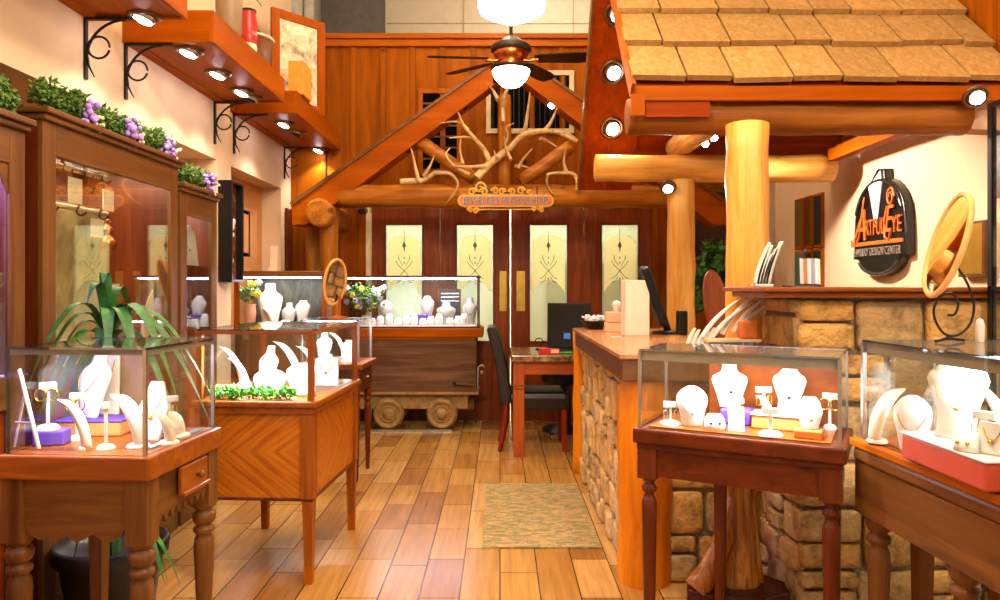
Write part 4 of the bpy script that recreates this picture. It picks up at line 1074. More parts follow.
solo('dark_board', MB().box((XL, 7.02, 1.42), (XL + .03, 7.2, 2.12)), maho, 'narrow dark wooden board at the end of the left wall', 'board', bevel=.004)
# garlands on the cabinets
def garland(label, y0, y1, z, seed, flowers):
    q = random.Random(seed)
    t = thing('flower_garland', label, 'garland', (XC, (y0 + y1) / 2, z), 'garlands on the cabinets')
    g = MB(); n = int((y1 - y0) / .06)
    for k in range(n):
        y = y0 + (y1 - y0) * (k + .5) / n
        leafball(g, (XC - .05 + q.uniform(-.03, .03), y, z + .055 + q.uniform(-.005, .02)), .064, 190, q, .021, .8)
        if q.random() < .3: leafball(g, (XC - .05, y, z + .13), .022, 34, q, .02)
    g.build('foliage', leafd, t)
    for y in flowers:
        f = MB()
        for _ in range(26): f.ball((XC + .01 + q.uniform(-.02, .03), y + q.uniform(-.035, .035), z + .03 + q.uniform(-.055, .065)), q.uniform(.009, .016), 7, 5)
        f.build('lilac_cluster', lilac, t)
        f = MB()
        for _ in range(7): f.ball((XC + .02 + q.uniform(-.02, .03), y + .06 + q.uniform(-.03, .03), z + .0 + q.uniform(-.02, .05)), .009, 7, 5)
        f.build('cream_buds', plain('cream_bud', '#e4dca8', .7), t)
garland('leafy garland on the purple lit cabinet at the left edge', 2.3, 2.72, 1.985, 1, [])
garland('leafy garland with three lilac clusters on the large cabinet', 2.86, 4.0, 2.06, 2, [3.12, 3.5, 3.88])
garland('short leafy garland with a lilac cluster on the narrow far cabinet', 4.1, 4.56, 1.94, 3, [4.42])

# big plant behind the nearest left case
px_, py_ = -1.60, 2.97
t = thing('potted_plant', 'strappy green plant in a black planter behind the nearest left case', 'plant', (px_, py_, 0))
MB().lathe([(.15, 0), (.16, .02), (.19, .22), (.215, .25), (.22, .30), (.205, .31), (.195, .27), (.05, .26)], T(px_, py_, 0), 24).build('planter', black, t)
MB().tube([(px_, py_, .26), (px_ + .01, py_ - .01, .7), (px_ - .01, py_ - .02, 1.06)], [.03, .026, .03], 12).build('stem', leafm, t)
q = random.Random(11); g = MB()
def strap(mb, base, az, L, up, droop, w, fold=.25):
    P = []; n = 14; d = Vector((math.cos(az), math.sin(az), 0))
    side = Vector((-math.sin(az), math.cos(az), 0))
    vs, fs = [], []
    for i in range(n + 1):
        f = i / n
        p = Vector(base) + d * L * (.12 * f + .88 * f ** 1.5) + Vector((0, 0, up * math.sin(math.pi * min(1, f * .62) ** .8) - droop * f ** 2.6))
        ww = w * (.5 + 1.1 * math.sin(math.pi * min(.97, f * .85 + .12))) * (1 - f ** 5 * .9) * .5
        vs += [p - side * ww, p - Vector((0, 0, fold * ww)), p + side * ww]
    for i in range(n):
        a = i * 3; fs += [(a, a + 1, a + 4, a + 3), (a + 1, a + 2, a + 5, a + 4)]
    mb.add(vs, fs, None, 0, True)
base = (px_ - .01, py_ - .02, 1.05)
for az, L, up, dr, w in ((222, .24, .24, .40, .036), (231, .29, .28, .42, .034), (238, .32, .32, .40, .036), (245, .30, .20, .42, .038), (252, .28, .15, .36, .042), (262, .12, .34, .06, .03), (280, .05, .36, 0, .03), (290, .22, .2, .34, .04), (300, .24, .28, .26, .036),
                         (318, .36, .30, .38, .034), (332, .44, .32, .42, .032), (346, .48, .28, .46, .032), (2, .44, .30, .44, .034), (325, .34, .16, .40, .04), (340, .38, .2, .44, .036), (20, .34, .3, .36, .034), (262, .26, .12, .40, .04), (80, .15, .34, .12, .036)):
    strap(g, base, R(az), L, up, dr, w)
for az, L, up, dr, w in ((300, .22, .05, .25, .05), (330, .26, .08, .3, .045), (345, .22, .04, .26, .05), (250, .18, .05, .25, .04)):
    strap(g, (px_, py_, .5), R(az), L, up + .1, dr + .1, w)
for az, L, up, dr, w in ((-5, .13, .06, .24, .034), (8, .17, .04, .26, .03), (-25, .16, .05, .22, .03)): strap(g, (px_ + .13, py_ - .06, .36), R(az), L, up, dr, w)
g.build('leaves', leafm, t)

# ------------------------------------------------------------------ things on the soffits
zt = ZS + SH
t = thing('stoneware_jug', 'grey stoneware jug on the soffit at the top left', 'jug', (xat(229, 4.4), 4.4, zt))
MB().lathe([(.06, 0), (.075, .02), (.08, .26), (.07, .30), (.04, .33), (.045, .36)], T(xat(229, 4.4), 4.4, zt), 20).build('body', plain('stoneware', '#8a7052', .5, var=.1), t)
MB().lathe([(.0805, .22), (.083, .26), (.073, .302), (.043, .331), (.048, .365)], T(xat(229, 4.4), 4.4, zt), 20, cap=False).build('glaze', plain('pale_glaze', '#c9b99a', .4), t)
Y = 4.72; x = xat(248.5, Y)
t = thing('red_lantern', 'red enamel lantern hanging above the soffit shelf', 'lantern', (x, Y, zt))
redm = plain('red_enamel', '#b82a22', .35)
MB().lathe([(.05, 0), (.055, .03), (.05, .05)], T(x, Y, zt), 18).build('base', offwhite, t)
MB().lathe([(.048, .05), (.06, .09), (.06, .11), (.05, .13), (.062, .16), (.045, .25), (.05, .26)], T(x, Y, zt), 18).build('body', redm, t)
MB().lathe([(.05, .26), (.05, .275), (.02, .28)], T(x, Y, zt), 18).build('cap', iron, t)
MB().tube(arc((x, Y, zt + .27), .09, 20, 160, 10), .003, 6).build('bail', iron, t)
Y = 5.08; x = -1.775
t = thing('wash_tub', 'brown wooden tub with a pale rim on the soffit', 'tub', (x, Y, zt))
MB().lathe([(.15, 0), (.165, .2), (.16, .2), (.14, .02)], T(x, Y, zt), 26).build('staves', Wood('tub', '#4a2c16', '#63391e', '#784c2c', rough=.6), t, axis=2)
MB().lathe([(.16, .195), (.178, .2), (.178, .212), (.16, .214), (.001, .212)], T(x, Y, zt), 26, cap=False).build('rim', offwhite, t)
t = thing('iron_peeler', 'small black iron crank tool standing on the tub', 'tool', (x - .02, Y, zt + .214))
MB().cbox((x + .01, Y, zt + .224), (.16, .05, .02)).build('foot', iron, t)
MB().tube(arc((x - .03, Y, zt + .27), .05, -30, 220, 16), .008, 8).build('crank_ring', iron, t)
MB().lathe([(.03, -.012), (.032, 0), (.03, .012)], T(x + .045, Y, zt + .262, R(90)), 16).build('gear', iron, t)
MB().tube([(x + .045, Y - .01, zt + .262), (x + .09, Y - .03, zt + .25)], .007, 8).build('handle', iron, t)
solo('yellow_box', MB().box((xat(290, 5.8), 5.75, zt), (xat(305, 5.8) , 6.0, zt + .27)), plain('yellow_card', '#d8982a', .6), 'tall yellow box on the farthest left soffit', 'box', bevel=.005)
p0 = Vector((-1.93, 6.10, zt)); p1 = Vector((-1.576, 6.49, zt)); dv = p1 - p0
wallframe('picture_frame', 'large orange framed vintage photograph leaning on the soffit', 'picture', T(*((p0 + p1) / 2), 0, 0, math.atan2(dv.y, dv.x)), dv.length, .84, .075, .03, orange,
          speckle('vintage_photo', [(.36, '#6a5a48'), (.5, '#d8bb94'), (.62, '#efdcc0')], 5., rough=.5))

# ================================================================== ORE CART AND ITS CASE
Y0, Y1 = 6.72, 7.18
x0, x1 = -1.52, xat(476.5, Y0)
t = thing('ore_cart', 'rusty brown mine cart on short rails in front of the doors', 'cart', ((x0 + x1) / 2, (Y0 + Y1) / 2, 0))
MB().box((x0, Y0, .36), (x1, Y1, .86)).build('cart_body', cartm, t, axis=0, bevel=.008)
MB().box((x0 - .01, Y0 - .012, .345), (x1 + .02, Y1, .372)).build('bottom_rail', rusty, t, bevel=.003)
MB().box((x0, Y0 + .05, .2), (xat(468, Y0), Y1 - .05, .345)).build('chassis', rusty, t, bevel=.01)
MB().lathe([(.06, 0), (.06, .16), (.045, .17)], T(xat(455, Y0), Y0 + .2, .23, 0, R(90)), 16).build('buffer', rusty, t)
for px in (388.5, 442):
    for y in (Y0 - .005, Y1 - .09):
        wx = xat(px, Y0); Mw = T(wx, y, .165, R(90))
        wh = MB().lathe([(.055, -.02), (.13, -.02), (.145, -.03), (.145, .0), (.132, .005), (.128, .028), (.115, .032), (.108, .02), (.06, .014), (.045, .03), (.03, .045), (.001, .045)], Mw, 30).build('wheel', rusty, t)
        MB().lathe([(.075, .012), (.08, .022), (.07, .026), (.062, .016)], Mw, 26, cap=False).build('hub_ring', rusty, wh)
for y in (Y0 + .01, Y1 - .08): MB().box((x0, y - .02, 0), (xat(452, Y0), y + .02, .022)).build('rail', steel if y < 7 else rusty, t)
lm = MB().tube([(x1 + .012, Y0 + .03, .37), (x1 + .014, Y0 + .03, .60), (x1 + .05, Y0 + .03, .62), (x1 + .07, Y0 + .03, .60)], .008, 8); lm.build('side_latch', steel, t)
MB().ball((x1 + .05, Y0 + .02, .55), .018).build('latch_knob', steel, t)
MB().lathe([(.014, 0), (.02, .02), (.012, .04)], T(xat(455, Y0), Y0, .45, R(90)), 12).build('body_bolt', iron, t)
MB().tube([(xat(456, Y0), Y0 - .02, .45), (xat(472, Y0), Y0 - .025, .44)], .014, 8).build('bent_bar', cartm, t)
cx0, cx1 = -1.48, xat(478.5, Y0)
t = thing('counter_case', 'long glass case with purple white light standing on the mine cart', 'display case', ((cx0 + cx1) / 2, 6.94, .86))
zb = .965
MB().box((x0 - .03, Y0 - .03, .88), (xat(483, Y0), Y1 - .01, zb)).build('base_board', orange, t, bevel=.01)
MB().box((x0, Y0 - .01, .86), (x1 - .01, Y1 - .02, .88)).build('base_moulding', honey, t)
MB().box((cx0 - .012, Y0 - .004, zb), (cx1 + .012, Y1 - .03, zb + .014)).build('bottom_frame', maho, t)
MB().box((cx0 - .012, Y0 - .004, 1.440), (cx1 + .012, Y1 - .03, 1.456)).build('top_frame', maho, t)
for x in (cx0, cx1 - .012): 
    for y in (Y0, Y1 - .047): MB().box((x, y, zb + .014), (x + .012, y + .012, 1.44)).build('corner_post', maho, t)
pane('glass_front', (cx0 + .012, Y0 + .003, zb + .014), (cx1 - .012, Y0 + .008, 1.44), Matrix(), t, 1)
pane('glass_back', (cx0 + .012, Y1 - .04, zb + .014), (cx1 - .012, Y1 - .036, 1.44), Matrix(), t, 1)
pane('glass_end', (cx1 - .010, Y0 + .012, zb + .014), (cx1 - .005, Y1 - .047, 1.44), Matrix(), t, 0)
MB().box((cx0 + .05, Y0 + .03, 1.425), (cx1 - .03, Y0 + .06, 1.438)).build('light_bar', emit('violet_led', '#e4d4ff', 16), t)
lamp('AREA', ((cx0 + cx1) / 2, Y0 + .12, 1.42), 6, (.93, .9, 1), (1.1, .05), name='case_light')
zi = zb + .014
MB().box((cx0 + .02, Y0 + .02, zi), (cx1 - .02, Y1 - .05, zi + .006)).build('white_liner', white, t)
zi += .006
vase_flowers('bouquet with white and lilac blossoms at the left end of the cart case', xat(367, 6.95), 6.95, zi, .36, 8, [(whitepet, 10), (lilac, 6), (yellowpet, 5)], offwhite, .05, .2, n=13, vh=.25)
for px, w_, h_, st, lb in ((385, .16, .24, 'round', 'dimmed grey bust left of centre in the cart case'), (427, .14, .28, 'tall', 'tall narrow bust behind the middle of the cart case'),
                       (446, .19, .22, 'neck', 'wide bust below the little chalkboard in the cart case'), (470, .14, .26, 'neck', 'slanted bust at the right end of the cart case'), (410, .1, .15, 'neck', 'small low bust in front of the etched door, cart case')):
    bust(lb, xat(px, 6.95), 6.95, zi, w_, h_, 0, .15, dimwhite, st, 'iron' if px != 410 else 'steel')
for k, px in enumerate((372, 380, 389, 398, 406, 414, 423, 431, 439, 450, 458, 464)):
    ringbox('%s white ring holder from the left along the front of the cart case' % ('first second third fourth fifth sixth seventh eighth ninth tenth eleventh twelfth'.split()[k]), xat(px, 6.83), 6.83, zi, .075, .07 + .02 * (k % 3), gem=[iron, purple, gold][k % 3], group='ring holders in the cart case')
riser('low violet velvet pad in the middle of the cart case', xat(421, 6.88), 6.90, zi, .2, .1, .10, 0, purple, name='velvet_block')
t = thing('chalkboard_sign', 'small framed chalkboard with three white lines in the cart case', 'sign', (xat(449.5, 7.03), 7.03, zi))
a, b_ = xat(439, 7.03), xat(460, 7.03)
MB().box((a, 7.03, zi), (b_, 7.045, zat(290, 7.03))).build('board', plain('slate', '#23262e', .7), t)
for u0, u1, w0, w1 in ((a - .01, a, zi, zat(289, 7.03)), (b_, b_ + .01, zi, zat(289, 7.03)), (a, b_, zat(290, 7.03), zat(289, 7.03))): MB().box((u0, 7.025, w0), (u1, 7.047, w1)).build('frame_side', walnut, t)
q = random.Random(4)
for py in (293.5, 297, 301):
    m = MB(); x = a + .02
    while x < b_ - .03:
        m.tube([(x, 7.028, zat(py + q.uniform(.2, .8), 7.03)), (x + .012, 7.028, zat(py - q.uniform(.2, .9), 7.03)), (x + .02, 7.028, zat(py + q.uniform(0, .8), 7.03))], .0045, 6); x += .022
    m.build('chalk_line', white, t)

# oval mirror on the small case
def oval_mirror(label, c, rx, rz, yaw, tilt, fm, fw=.014, backm=None):
    t = thing('oval_mirror', label, 'mirror', tuple(c))
    M = T(*c, 0, 0, yaw) @ T(0, 0, 0, tilt)
    pts = [(rx * math.cos(2 * math.pi * k / 40), 0, rz * math.sin(2 * math.pi * k / 40)) for k in range(40)]
    MB().tube(pts, fw, 10, M, closed=True).build('mirror_frame', fm, t)
    m = MB().prism([(x * .99, z * .99) for x, _, z in pts], .006, M @ T(0, -.003, 0)); m.build('mirror_glass', mirror, t)
    MB().prism([(x * .99, z * .99) for x, _, z in pts], .006, M @ T(0, .004, 0)).build('mirror_back', backm or honey, t)
    return t, M
c = at(335, 282, 5.22)
t, M = oval_mirror('wood framed oval table mirror standing on the small left case', c, .085, .165, R(42), R(12), Wood('mirror_wood', '#c07a30', '#d89a4a', '#e6b468'), .011)
t.location = c
zt_ = 1.124
MB().tube([(c.x + .03, c.y + .02, c.z - .1), (c.x + .03, c.y + .03, zt_ + .03), (c.x + .02, c.y + .02, zt_ + .01)], .009, 8).build('stand_post', honey, t)
MB().lathe([(.07, 0), (.07, .008), (.02, .018)], T(c.x + .03, c.y + .0, zt_), 20).build('stand_base', honey, t)

# ================================================================== DESK AND CHAIR
Yd = 5.68; xd0, xd1, yd1 = .085, 1.15, 6.45
t = thing('desk', 'reddish wooden desk with speckled stone top behind the counter', 'desk', ((xd0 + xd1) / 2, (Yd + yd1) / 2, 0))
MB().box((xd0, Yd, .755), (xd1, yd1, .812)).build('stone_top', granite, t, bevel=.012)
dw = Wood('desk_wood', '#8a3c14', '#a54f1c', '#b8632a')
MB().box((xd0 + .05, Yd + .04, .655), (xd1 - .05, Yd + .06, .755)).build('front_apron', dw, t)
MB().box((xd0 + .05, yd1 - .06, .655), (xd1 - .05, yd1 - .04, .755)).build('back_apron', dw, t)
MB().box((xd0 + .04, Yd + .06, .655), (xd0 + .06, yd1 - .06, .755)).build('side_apron', dw, t, axis=1)
for x in (xd0 + .065, xd1 - .065):
    for y in (Yd + .075, yd1 - .075):
        lg = MB().cbox((x, y, .3775), (.088, .088, .755)).build('leg', dw, t, axis=2, bevel=.003)
        g = MB()
        for z in (.54, .565): g.cbox((x, y, z), (.0895, .0895, .006))
        g.build('leg_groove', iron, lg)
t = thing('desk_chair', 'dark leather upholstered chair tucked under the desk, facing right', 'chair', (.3, 6.12, 0))
ya, yb = 5.88, 6.34
ch = Wood('chair_leg', '#5a150a', '#7c2010', '#942c16')
m = MB(); rings = []
for f, x, th in ((0, .05, .085), (.12, .045, .10), (.5, .01, .10), (.85, -.045, .095), (.97, -.068, .085), (1., -.074, .05)):
    z = .40 + f * .62; rings.append([(x - th/2, ya + .012, z), (x - th/2, yb - .012, z), (x - th/2 + .012, yb, z), (x + th/2 - .012, yb, z), (x + th/2, yb - .012, z), (x + th/2, ya + .012, z), (x + th/2 - .012, ya, z), (x - th/2 + .012, ya, z)])
m.loft(rings, smooth=False).build('backrest', leather, t, bevel=.006)
m = MB(); rings = []
for z, k in ((.34, -.01), (.36, 0), (.44, .004), (.475, -.006), (.49, -.03)): rings.append([(.09 - k*0, ya - k, z), (.54 + k, ya - k, z), (.55 + k, ya + .03, z), (.55 + k, yb - .03, z), (.54 + k, yb + k, z), (.09, yb + k, z)])
m.loft(rings, smooth=False).build('seat', leather, t, bevel=.01)
for y in (ya + .03, yb - .03):
    m = MB(); P = [(.055, y, .40), (.045, y, .25), (.02, y, .1), (-.005, y, 0)]
    m.tube(P, [.027, .026, .022, .018], 4); m.build('leg', ch, t, axis=2)
    taper(MB(), .525, y, .345, .045, .032).build('leg', ch, t, axis=2)
# second, barely seen seat
t = thing('stool', 'black pedestal seat in the shade under the desk', 'stool', (.62, 6.6, 0))
MB().lathe([(.22, 0), (.22, .03), (.05, .06), (.04, .45)], T(.62, 6.78, 0), 20).build('pedestal', black, t)
MB().lathe([(.2, .45), (.23, .48), (.23, .62), (.18, .66)], T(.62, 6.78, 0), 24).build('cushion', leather, t)

def screen_on(name, label, M, w, h, d, sticker=False):
    t = thing(name, label, 'monitor', tuple(M @ Vector((0, 0, 0))))
    MB().box((-w/2, 0, 0), (w/2, d, h), M).build('housing', blackplastic, t, bevel=.006)
    MB().box((-w/2 + .015, -.002, .02), (w/2 - .015, 0, h - .015), M).build('screen', plain('dark_screen', '#120d0a', .5, spec=.2), t)
    return t
Yl = 6.15
M = T(xat(569, Yl), Yl, .832, 0, 0, R(-8)) @ T(0, 0, 0, R(-8))
t = screen_on('laptop', 'open black laptop on the desk with a dark screen and blue icon', M, .375, .385, .014)
MB().box((-.045, -.003, .075), (.01, -.002, .125), M).build('screen_icon', screen, t)
MB().box((-.19, -.27, .0), (.19, 0, .02), T(xat(569, Yl), Yl, .8125, 0, 0, R(-8))).build('keyboard_base', blackplastic, t, bevel=.004)
o = solo('candy_box', place(MB().box((-.08, -.03, 0), (.08, .03, .045)), (xat(549, 5.78), 5.78, .812), .1), plain('red_pack', '#c4202a', .4), 'small red packet at the front edge of the desk', 'box', bevel=.003)
MB().box((.01, -.032, .01), (.075, -.030, .038), T(xat(549, 5.78), 5.78, .812, 0, 0, .1)).build('pale_label', peachbox, o)
solo('green_pen', MB().tube([(xat(560, 5.79), 5.79, .822), (xat(572, 5.79), 5.80, .822)], .008, 8), plain('pen_green', '#35b04a', .4), 'green pen lying right of the red packet on the desk', 'pen')
t = thing('desk_clip_stand', 'little wire stand at the left end of the desk', 'holder', (xat(539, 6.2), 6.2, .812))
MB().lathe([(.03, 0), (.03, .012), (.008, .016)], T(xat(539, 6.2), 6.2, .812), 14).build('base', iron, t)
MB().tube(arc((xat(539, 6.2), 6.2, .875), .035, -90, 200, 14), .005, 6).build('wire_loop', iron, t)

# ================================================================== STONE COUNTER
def stones(mb, umin, umax, zmin, zmax, fn, seed, hr=(.1, .2), wr=(.14, .36), depth=.035, gap=.012, split=.25):
    q = random.Random(seed); z = zmin
    while z < zmax - .03:
        h = q.uniform(*hr); h = min(h, zmax - z)
        if zmax - z - h < .05: h = zmax - z
        u = umin
        while u < umax - .02:
            w = q.uniform(*wr); w = min(w, umax - u)
            if umax - u - w < .07: w = umax - u
            cells = [(u, u + w, z, z + h)]
            if h > .13 and q.random() < split: s = z + h * q.uniform(.4, .6); cells = [(u, u + w, z, s), (u, u + w, s, z + h)]
            for (a, b, c, d) in cells:
                a += gap * q.uniform(.3, .8); b -= gap * q.uniform(.3, .8); c += gap * q.uniform(.3, .8); d -= gap * q.uniform(.3, .8)
                cu, cz, ru, rz = (a + b) / 2, (c + d) / 2, (b - a) / 2, (d - c) / 2
                dep = depth * q.uniform(.6, 1.3); n = 20
                jit = [q.uniform(.95, 1.02) for _ in range(n)]; rings = []
                for s, e in ((1., 0), (1., .5), (.97, .85), (.9, 1.), (.6, 1.05)):
                    ring = []
                    for k in range(n):
                        t_ = 2 * math.pi * k / n; ct, st = math.cos(t_), math.sin(t_)
                        pu = math.copysign(abs(ct) ** .24, ct) * jit[k]; pz = math.copysign(abs(st) ** .24, st) * jit[k]
                        ring.append(fn(cu + ru * pu * s, cz + rz * pz * s, dep * e * q.uniform(.9, 1.1)))
                    rings.append(ring)
                mb.loft(rings)
            u += w
        z += h
    return mb
xc, yc0, yc1 = .545, 3.2, 5.24
t = thing('stone_counter', 'stone faced sales counter with wooden top and log corner posts', 'counter', (.85, 4.2, 0))
MB().box((xc + .07, yc0 + .12, 0), (1.12, yc1 - .02, .93)).build('mortar_core', mortar, t)
stones(MB(), yc0 + .2, yc1 - .06, .0, .93, lambda u, z, d: (xc + .075 - d, u, z), 21, hr=(.13, .22), wr=(.06, .16), depth=.04).build('side_stonework', stone, t)
stones(MB(), .72, 1.15, .0, .62, lambda u, z, d: (u, yc0 + .125 - d, z), 22, hr=(.12, .22), wr=(.16, .34), depth=.04).build('front_stonework', stone, t)
MB().box((.70, yc0 + .09, .62), (1.15, yc0 + .12, .93)).build('front_board', fir, t, axis=0)
log(MB(), [(xc + .125, yc0 + .13, 0), (xc + .125, yc0 + .13, .928)], .122, 24, seed=31, cap=False).build('corner_log', yelwood, t, axis=2)
log(MB(), [(xc + .045, yc1, 0), (xc + .045, yc1, 1.05)], .058, 18, seed=32).build('corner_log', yelwood, t, axis=2)
MB().box((xc - .005, yc0 - .01, .93), (1.15, yc1 - .08, 1.03)).build('edge_board', walnut, t, axis=1, bevel=.006)
MB().box((xc - .02, yc0 - .03, 1.03), (1.17, yc1 - .07, 1.056)).build('counter_top', Wood('counter_wood', '#a0663a', '#b87d4c', '#c99464', rough=.2), t, axis=1, bevel=.006)

# things on the counter
zc = 1.056
Y = 4.4
solo('white_box', place(MB().box((-.075, -.05, 0), (.075, .05, .335)), (xat(635, Y), Y, zc), .12), plain('ivory_board', '#f0ddd0', .6, var=.02), 'tall ivory box standing on the counter before the monitor', 'box', bevel=.003)
M = T(xat(664, 4.55), 4.55, 1.10) @ T(0, 0, 0, 0, R(-19)) @ T(0, 0, 0, 0, 0, R(82))
t = thing('monitor', 'black tilted monitor seen edge-on on the counter', 'monitor', (xat(664, 4.55), 4.55, zc))
MB().box((-.21, -.02, .03), (.21, .03, .40), M).build('housing', blackplastic, t, bevel=.012)
MB().box((-.19, -.023, .05), (.19, -.02, .38), M).build('screen', plain('dark_screen', '#17120e', .25), t)
MB().tube([(xat(662, 4.55), 4.55, 1.19), (xat(668, 4.55), 4.55, zc + .015)], .022, 10).build('stand_arm', blackplastic, t)
MB().lathe([(.10, 0), (.10, .012), (.03, .02)], T(xat(668, 4.55), 4.55, zc), 20).build('stand_base', blackplastic, t)
solo('card_reader', MB().box((1.09, 4.40, zc), (1.15, 4.47, zc + .15)), black, 'black card machine on the counter behind the monitor', 'card machine', bevel=.01)
Y = 5.02
t = thing('candy_bowl', 'black bowl heaped with pale wrapped sweets at the far counter end', 'bowl', (xat(595, Y), Y, zc))
MB().lathe([(.05, 0), (.055, .01), (.09, .05), (.1, .062), (.092, .06), (.05, .02)], T(xat(595, Y), Y, zc), 24).build('bowl_body', black, t)
q = random.Random(9); s_ = MB()
for k in range(40): s_.cbox((0, 0, 0), (.028, .018, .014), T(xat(595, Y) + q.uniform(-.07, .07), Y + q.uniform(-.07, .07), zc + .065 + q.uniform(0, .025), q.uniform(0, 3), q.uniform(0, 3), q.uniform(0, 3)))
o = s_.build('sweets', whitepet, t); o['kind'] = 'stuff'
Y = 4.75
o = solo('jewelry_chest', MB().box((xat(605, Y), Y - .05, zc), (xat(622, Y), Y + .05, zc + .06)).box((xat(606, Y), Y - .045, zc + .063), (xat(622, Y), Y + .045, zc + .13)), peachbox, 'small peach two tier box behind the tall ivory box', 'box', bevel=.004)
b_ = bust('little white bust on the peach two tier box', xat(617, Y), Y, zc + .13, .07, .075, .3, .1, style='round', necklace=None)
solo('blue_slip', MB().box((xat(612, 4.2), 4.18, zc), (xat(622, 4.2), 4.24, zc + .004)), plain('blue_paper', '#9ab8d0', .6), 'small blue slip of paper at the foot of the ivory box', 'paper')
# tray of necklace fingers
Y = 3.45
def fingers(label, x, y, z, n, w, h, lean, mat=white, name='chain_display'):
    t = thing(name, label, 'jewelry display', (x, y, z))
    MB().box((x - w/2, y - .05, z), (x + w/2, y + .05, z + .012)).build('base', mat, t, bevel=.003)
    for k in range(n):
        u = x - w/2 + w * (k + .5) / n; hh = h * (.85 + .15 * math.sin(k * 1.7 + 1)); m = MB(); rings = []
        for i in range(9):
            f = i / 8; xx = u + lean * hh * (f ** 1.5) ; zz = z + .01 + hh * f; ww = .011 * (1 - .5 * f ** 3) ; th = .006
            rings.append([(xx - ww, y - th, zz), (xx + ww, y - th, zz), (xx + ww, y + th, zz), (xx - ww, y + th, zz)])
        m.loft(rings).build('finger', mat, t)
    return t
fingers('low row of white leaning fingers left of the chain display on the counter', xat(697, 3.26), 3.26, zc, 5, .11, .10, .35, white)
o = thing('chain_display', 'tall white chain display with leaning arms on the counter by the log post', 'jewelry display', (xat(728, 3.36), 3.36, zc))
xx = .94
MB().box((xx - .12, 3.20, zc), (1.155, 3.32, zc + .02)).build('base', peachbox, o, bevel=.003)
MB().box((xx - .02, 3.19, zc + .05), (1.16, 3.28, zc + .062)).build('ledge', peachbox, o)
MB().box((xx - .01, 3.21, zc + .02), (1.15, 3.22, zc + .05)).build('ledge_front', glassedge, o)
for k, (px0, px1, p0, p1) in enumerate(((702, 741, 337, 298), (712, 752, 337, 302), (722, 765, 334, 285), (733, 772, 332, 292), (743, 776, 326, 300))):
    a = at(px0, p0, 3.26 + .01 * k); b = at(px1, p1, 3.26 + .01 * k); m = MB()
    a.z = max(a.z, zc + .022)
    P = [a.lerp(b, f) + Vector((-.02 * math.sin(math.pi * f), 0, 0)) for f in [i / 8 for i in range(9)]]
    m.tube(P, [.02, .021, .021, .02, .019, .017, .015, .011, .005], 8, flat=.5); m.build('display_arm', white, o)
solo('blue_ring_box', MB().box((.88, 3.175, zc), (.95, 3.197, zc + .026)), plain('blue_box', '#5a7a9a', .5), 'small blue ring box before the chain display on the counter', 'box', bevel=.004)
solo('orange_box', MB().box((1.075, 3.20, zc + .063), (1.155, 3.27, zc + .143)), plain('orange_leather', '#d0702a', .5), 'orange leather box on the ledge of the chain display', 'box', bevel=.012)
# oval mirror back behind the counter
c = at(716, 294, 4.3)
t, M = oval_mirror('dark red backed oval mirror between the two log posts', Vector((c.x, 4.3, zc + .19)), .10, .20, R(215), R(10), cherry, .010, cherry)
MB().tube([(c.x, 4.33, zc + .1), (c.x + .02, 4.38, zc)], .008, 8).build('stand', iron, t)
MB().lathe([(.06, 0), (.06, .008), (.02, .012)], T(c.x + .02, 4.36, zc), 16).build('stand_base', iron, t)

# ================================================================== STONE HALF WALL WITH CAP
hx, hy = 1.21, 2.94
t = thing('stone_half_wall', 'stone half wall with a wooden cap below the black shop sign', 'half wall', (1.9, 3.15, 0))
MB().box((hx + .03, hy + .03, 0), (XR, 3.36, 1.305)).build('mortar_core', mortar, t)
stones(MB(), hx, 2.5, .0, 1.305, lambda u, z, d: (u, hy + .035 - d, z), 41, hr=(.15, .27), wr=(.2, .44), depth=.045, split=.3).build('front_stonework', stone, t)
stones(MB(), hy, 3.36, .0, 1.305, lambda u, z, d: (hx + .035 - d, u, z), 42, hr=(.12, .2), wr=(.12, .24), depth=.04).build('side_stonework', stone, t)
MB().box((hx - .16, hy - .07, 1.33), (XR, 3.40, 1.35)).build('cap_board', teak, t, axis=0, bevel=.006)
MB().box((hx - .13, hy - .05, 1.305), (XR, 3.36, 1.33)).build('cap_moulding', teak, t, axis=0, bevel=.006)
zm = 1.35
fingers('cluster of tall white leaning display fingers on the wooden cap by the log post', xat(762, 3.0), 3.0, zm, 5, .06, .18, .32, white)
t = thing('card_holder', 'clear rack of small leaflets on the wooden cap', 'card holder', (xat(802, 3.05), 3.05, zm))
xh = xat(802, 3.05)
MB().box((xh - .06, 3.02, zm), (xh + .06, 3.12, zm + .006)).build('base', glassedge, t)
MB().prism([(-.075, 0), (.0, 0), (.01, .16), (-.02, .15), (-.06, .08)], .004, T(xh, 3.03, zm)).build('clear_side', glass, t)
for k in range(5):
    MB().box((-.012, -.03, 0), (.014, -.026, .11), T(xh - .01 + k * .016, 3.07, zm + .008, R(-10), R(8), R(20))).build('leaflet', [whitepet, plain('leaflet_%d' % k, ['#8a90a8', '#c07a50', '#d8d0c8', '#9aa0b8', '#7a6a90'][k], .5)][k % 2 or 0] if k else whitepet, t)

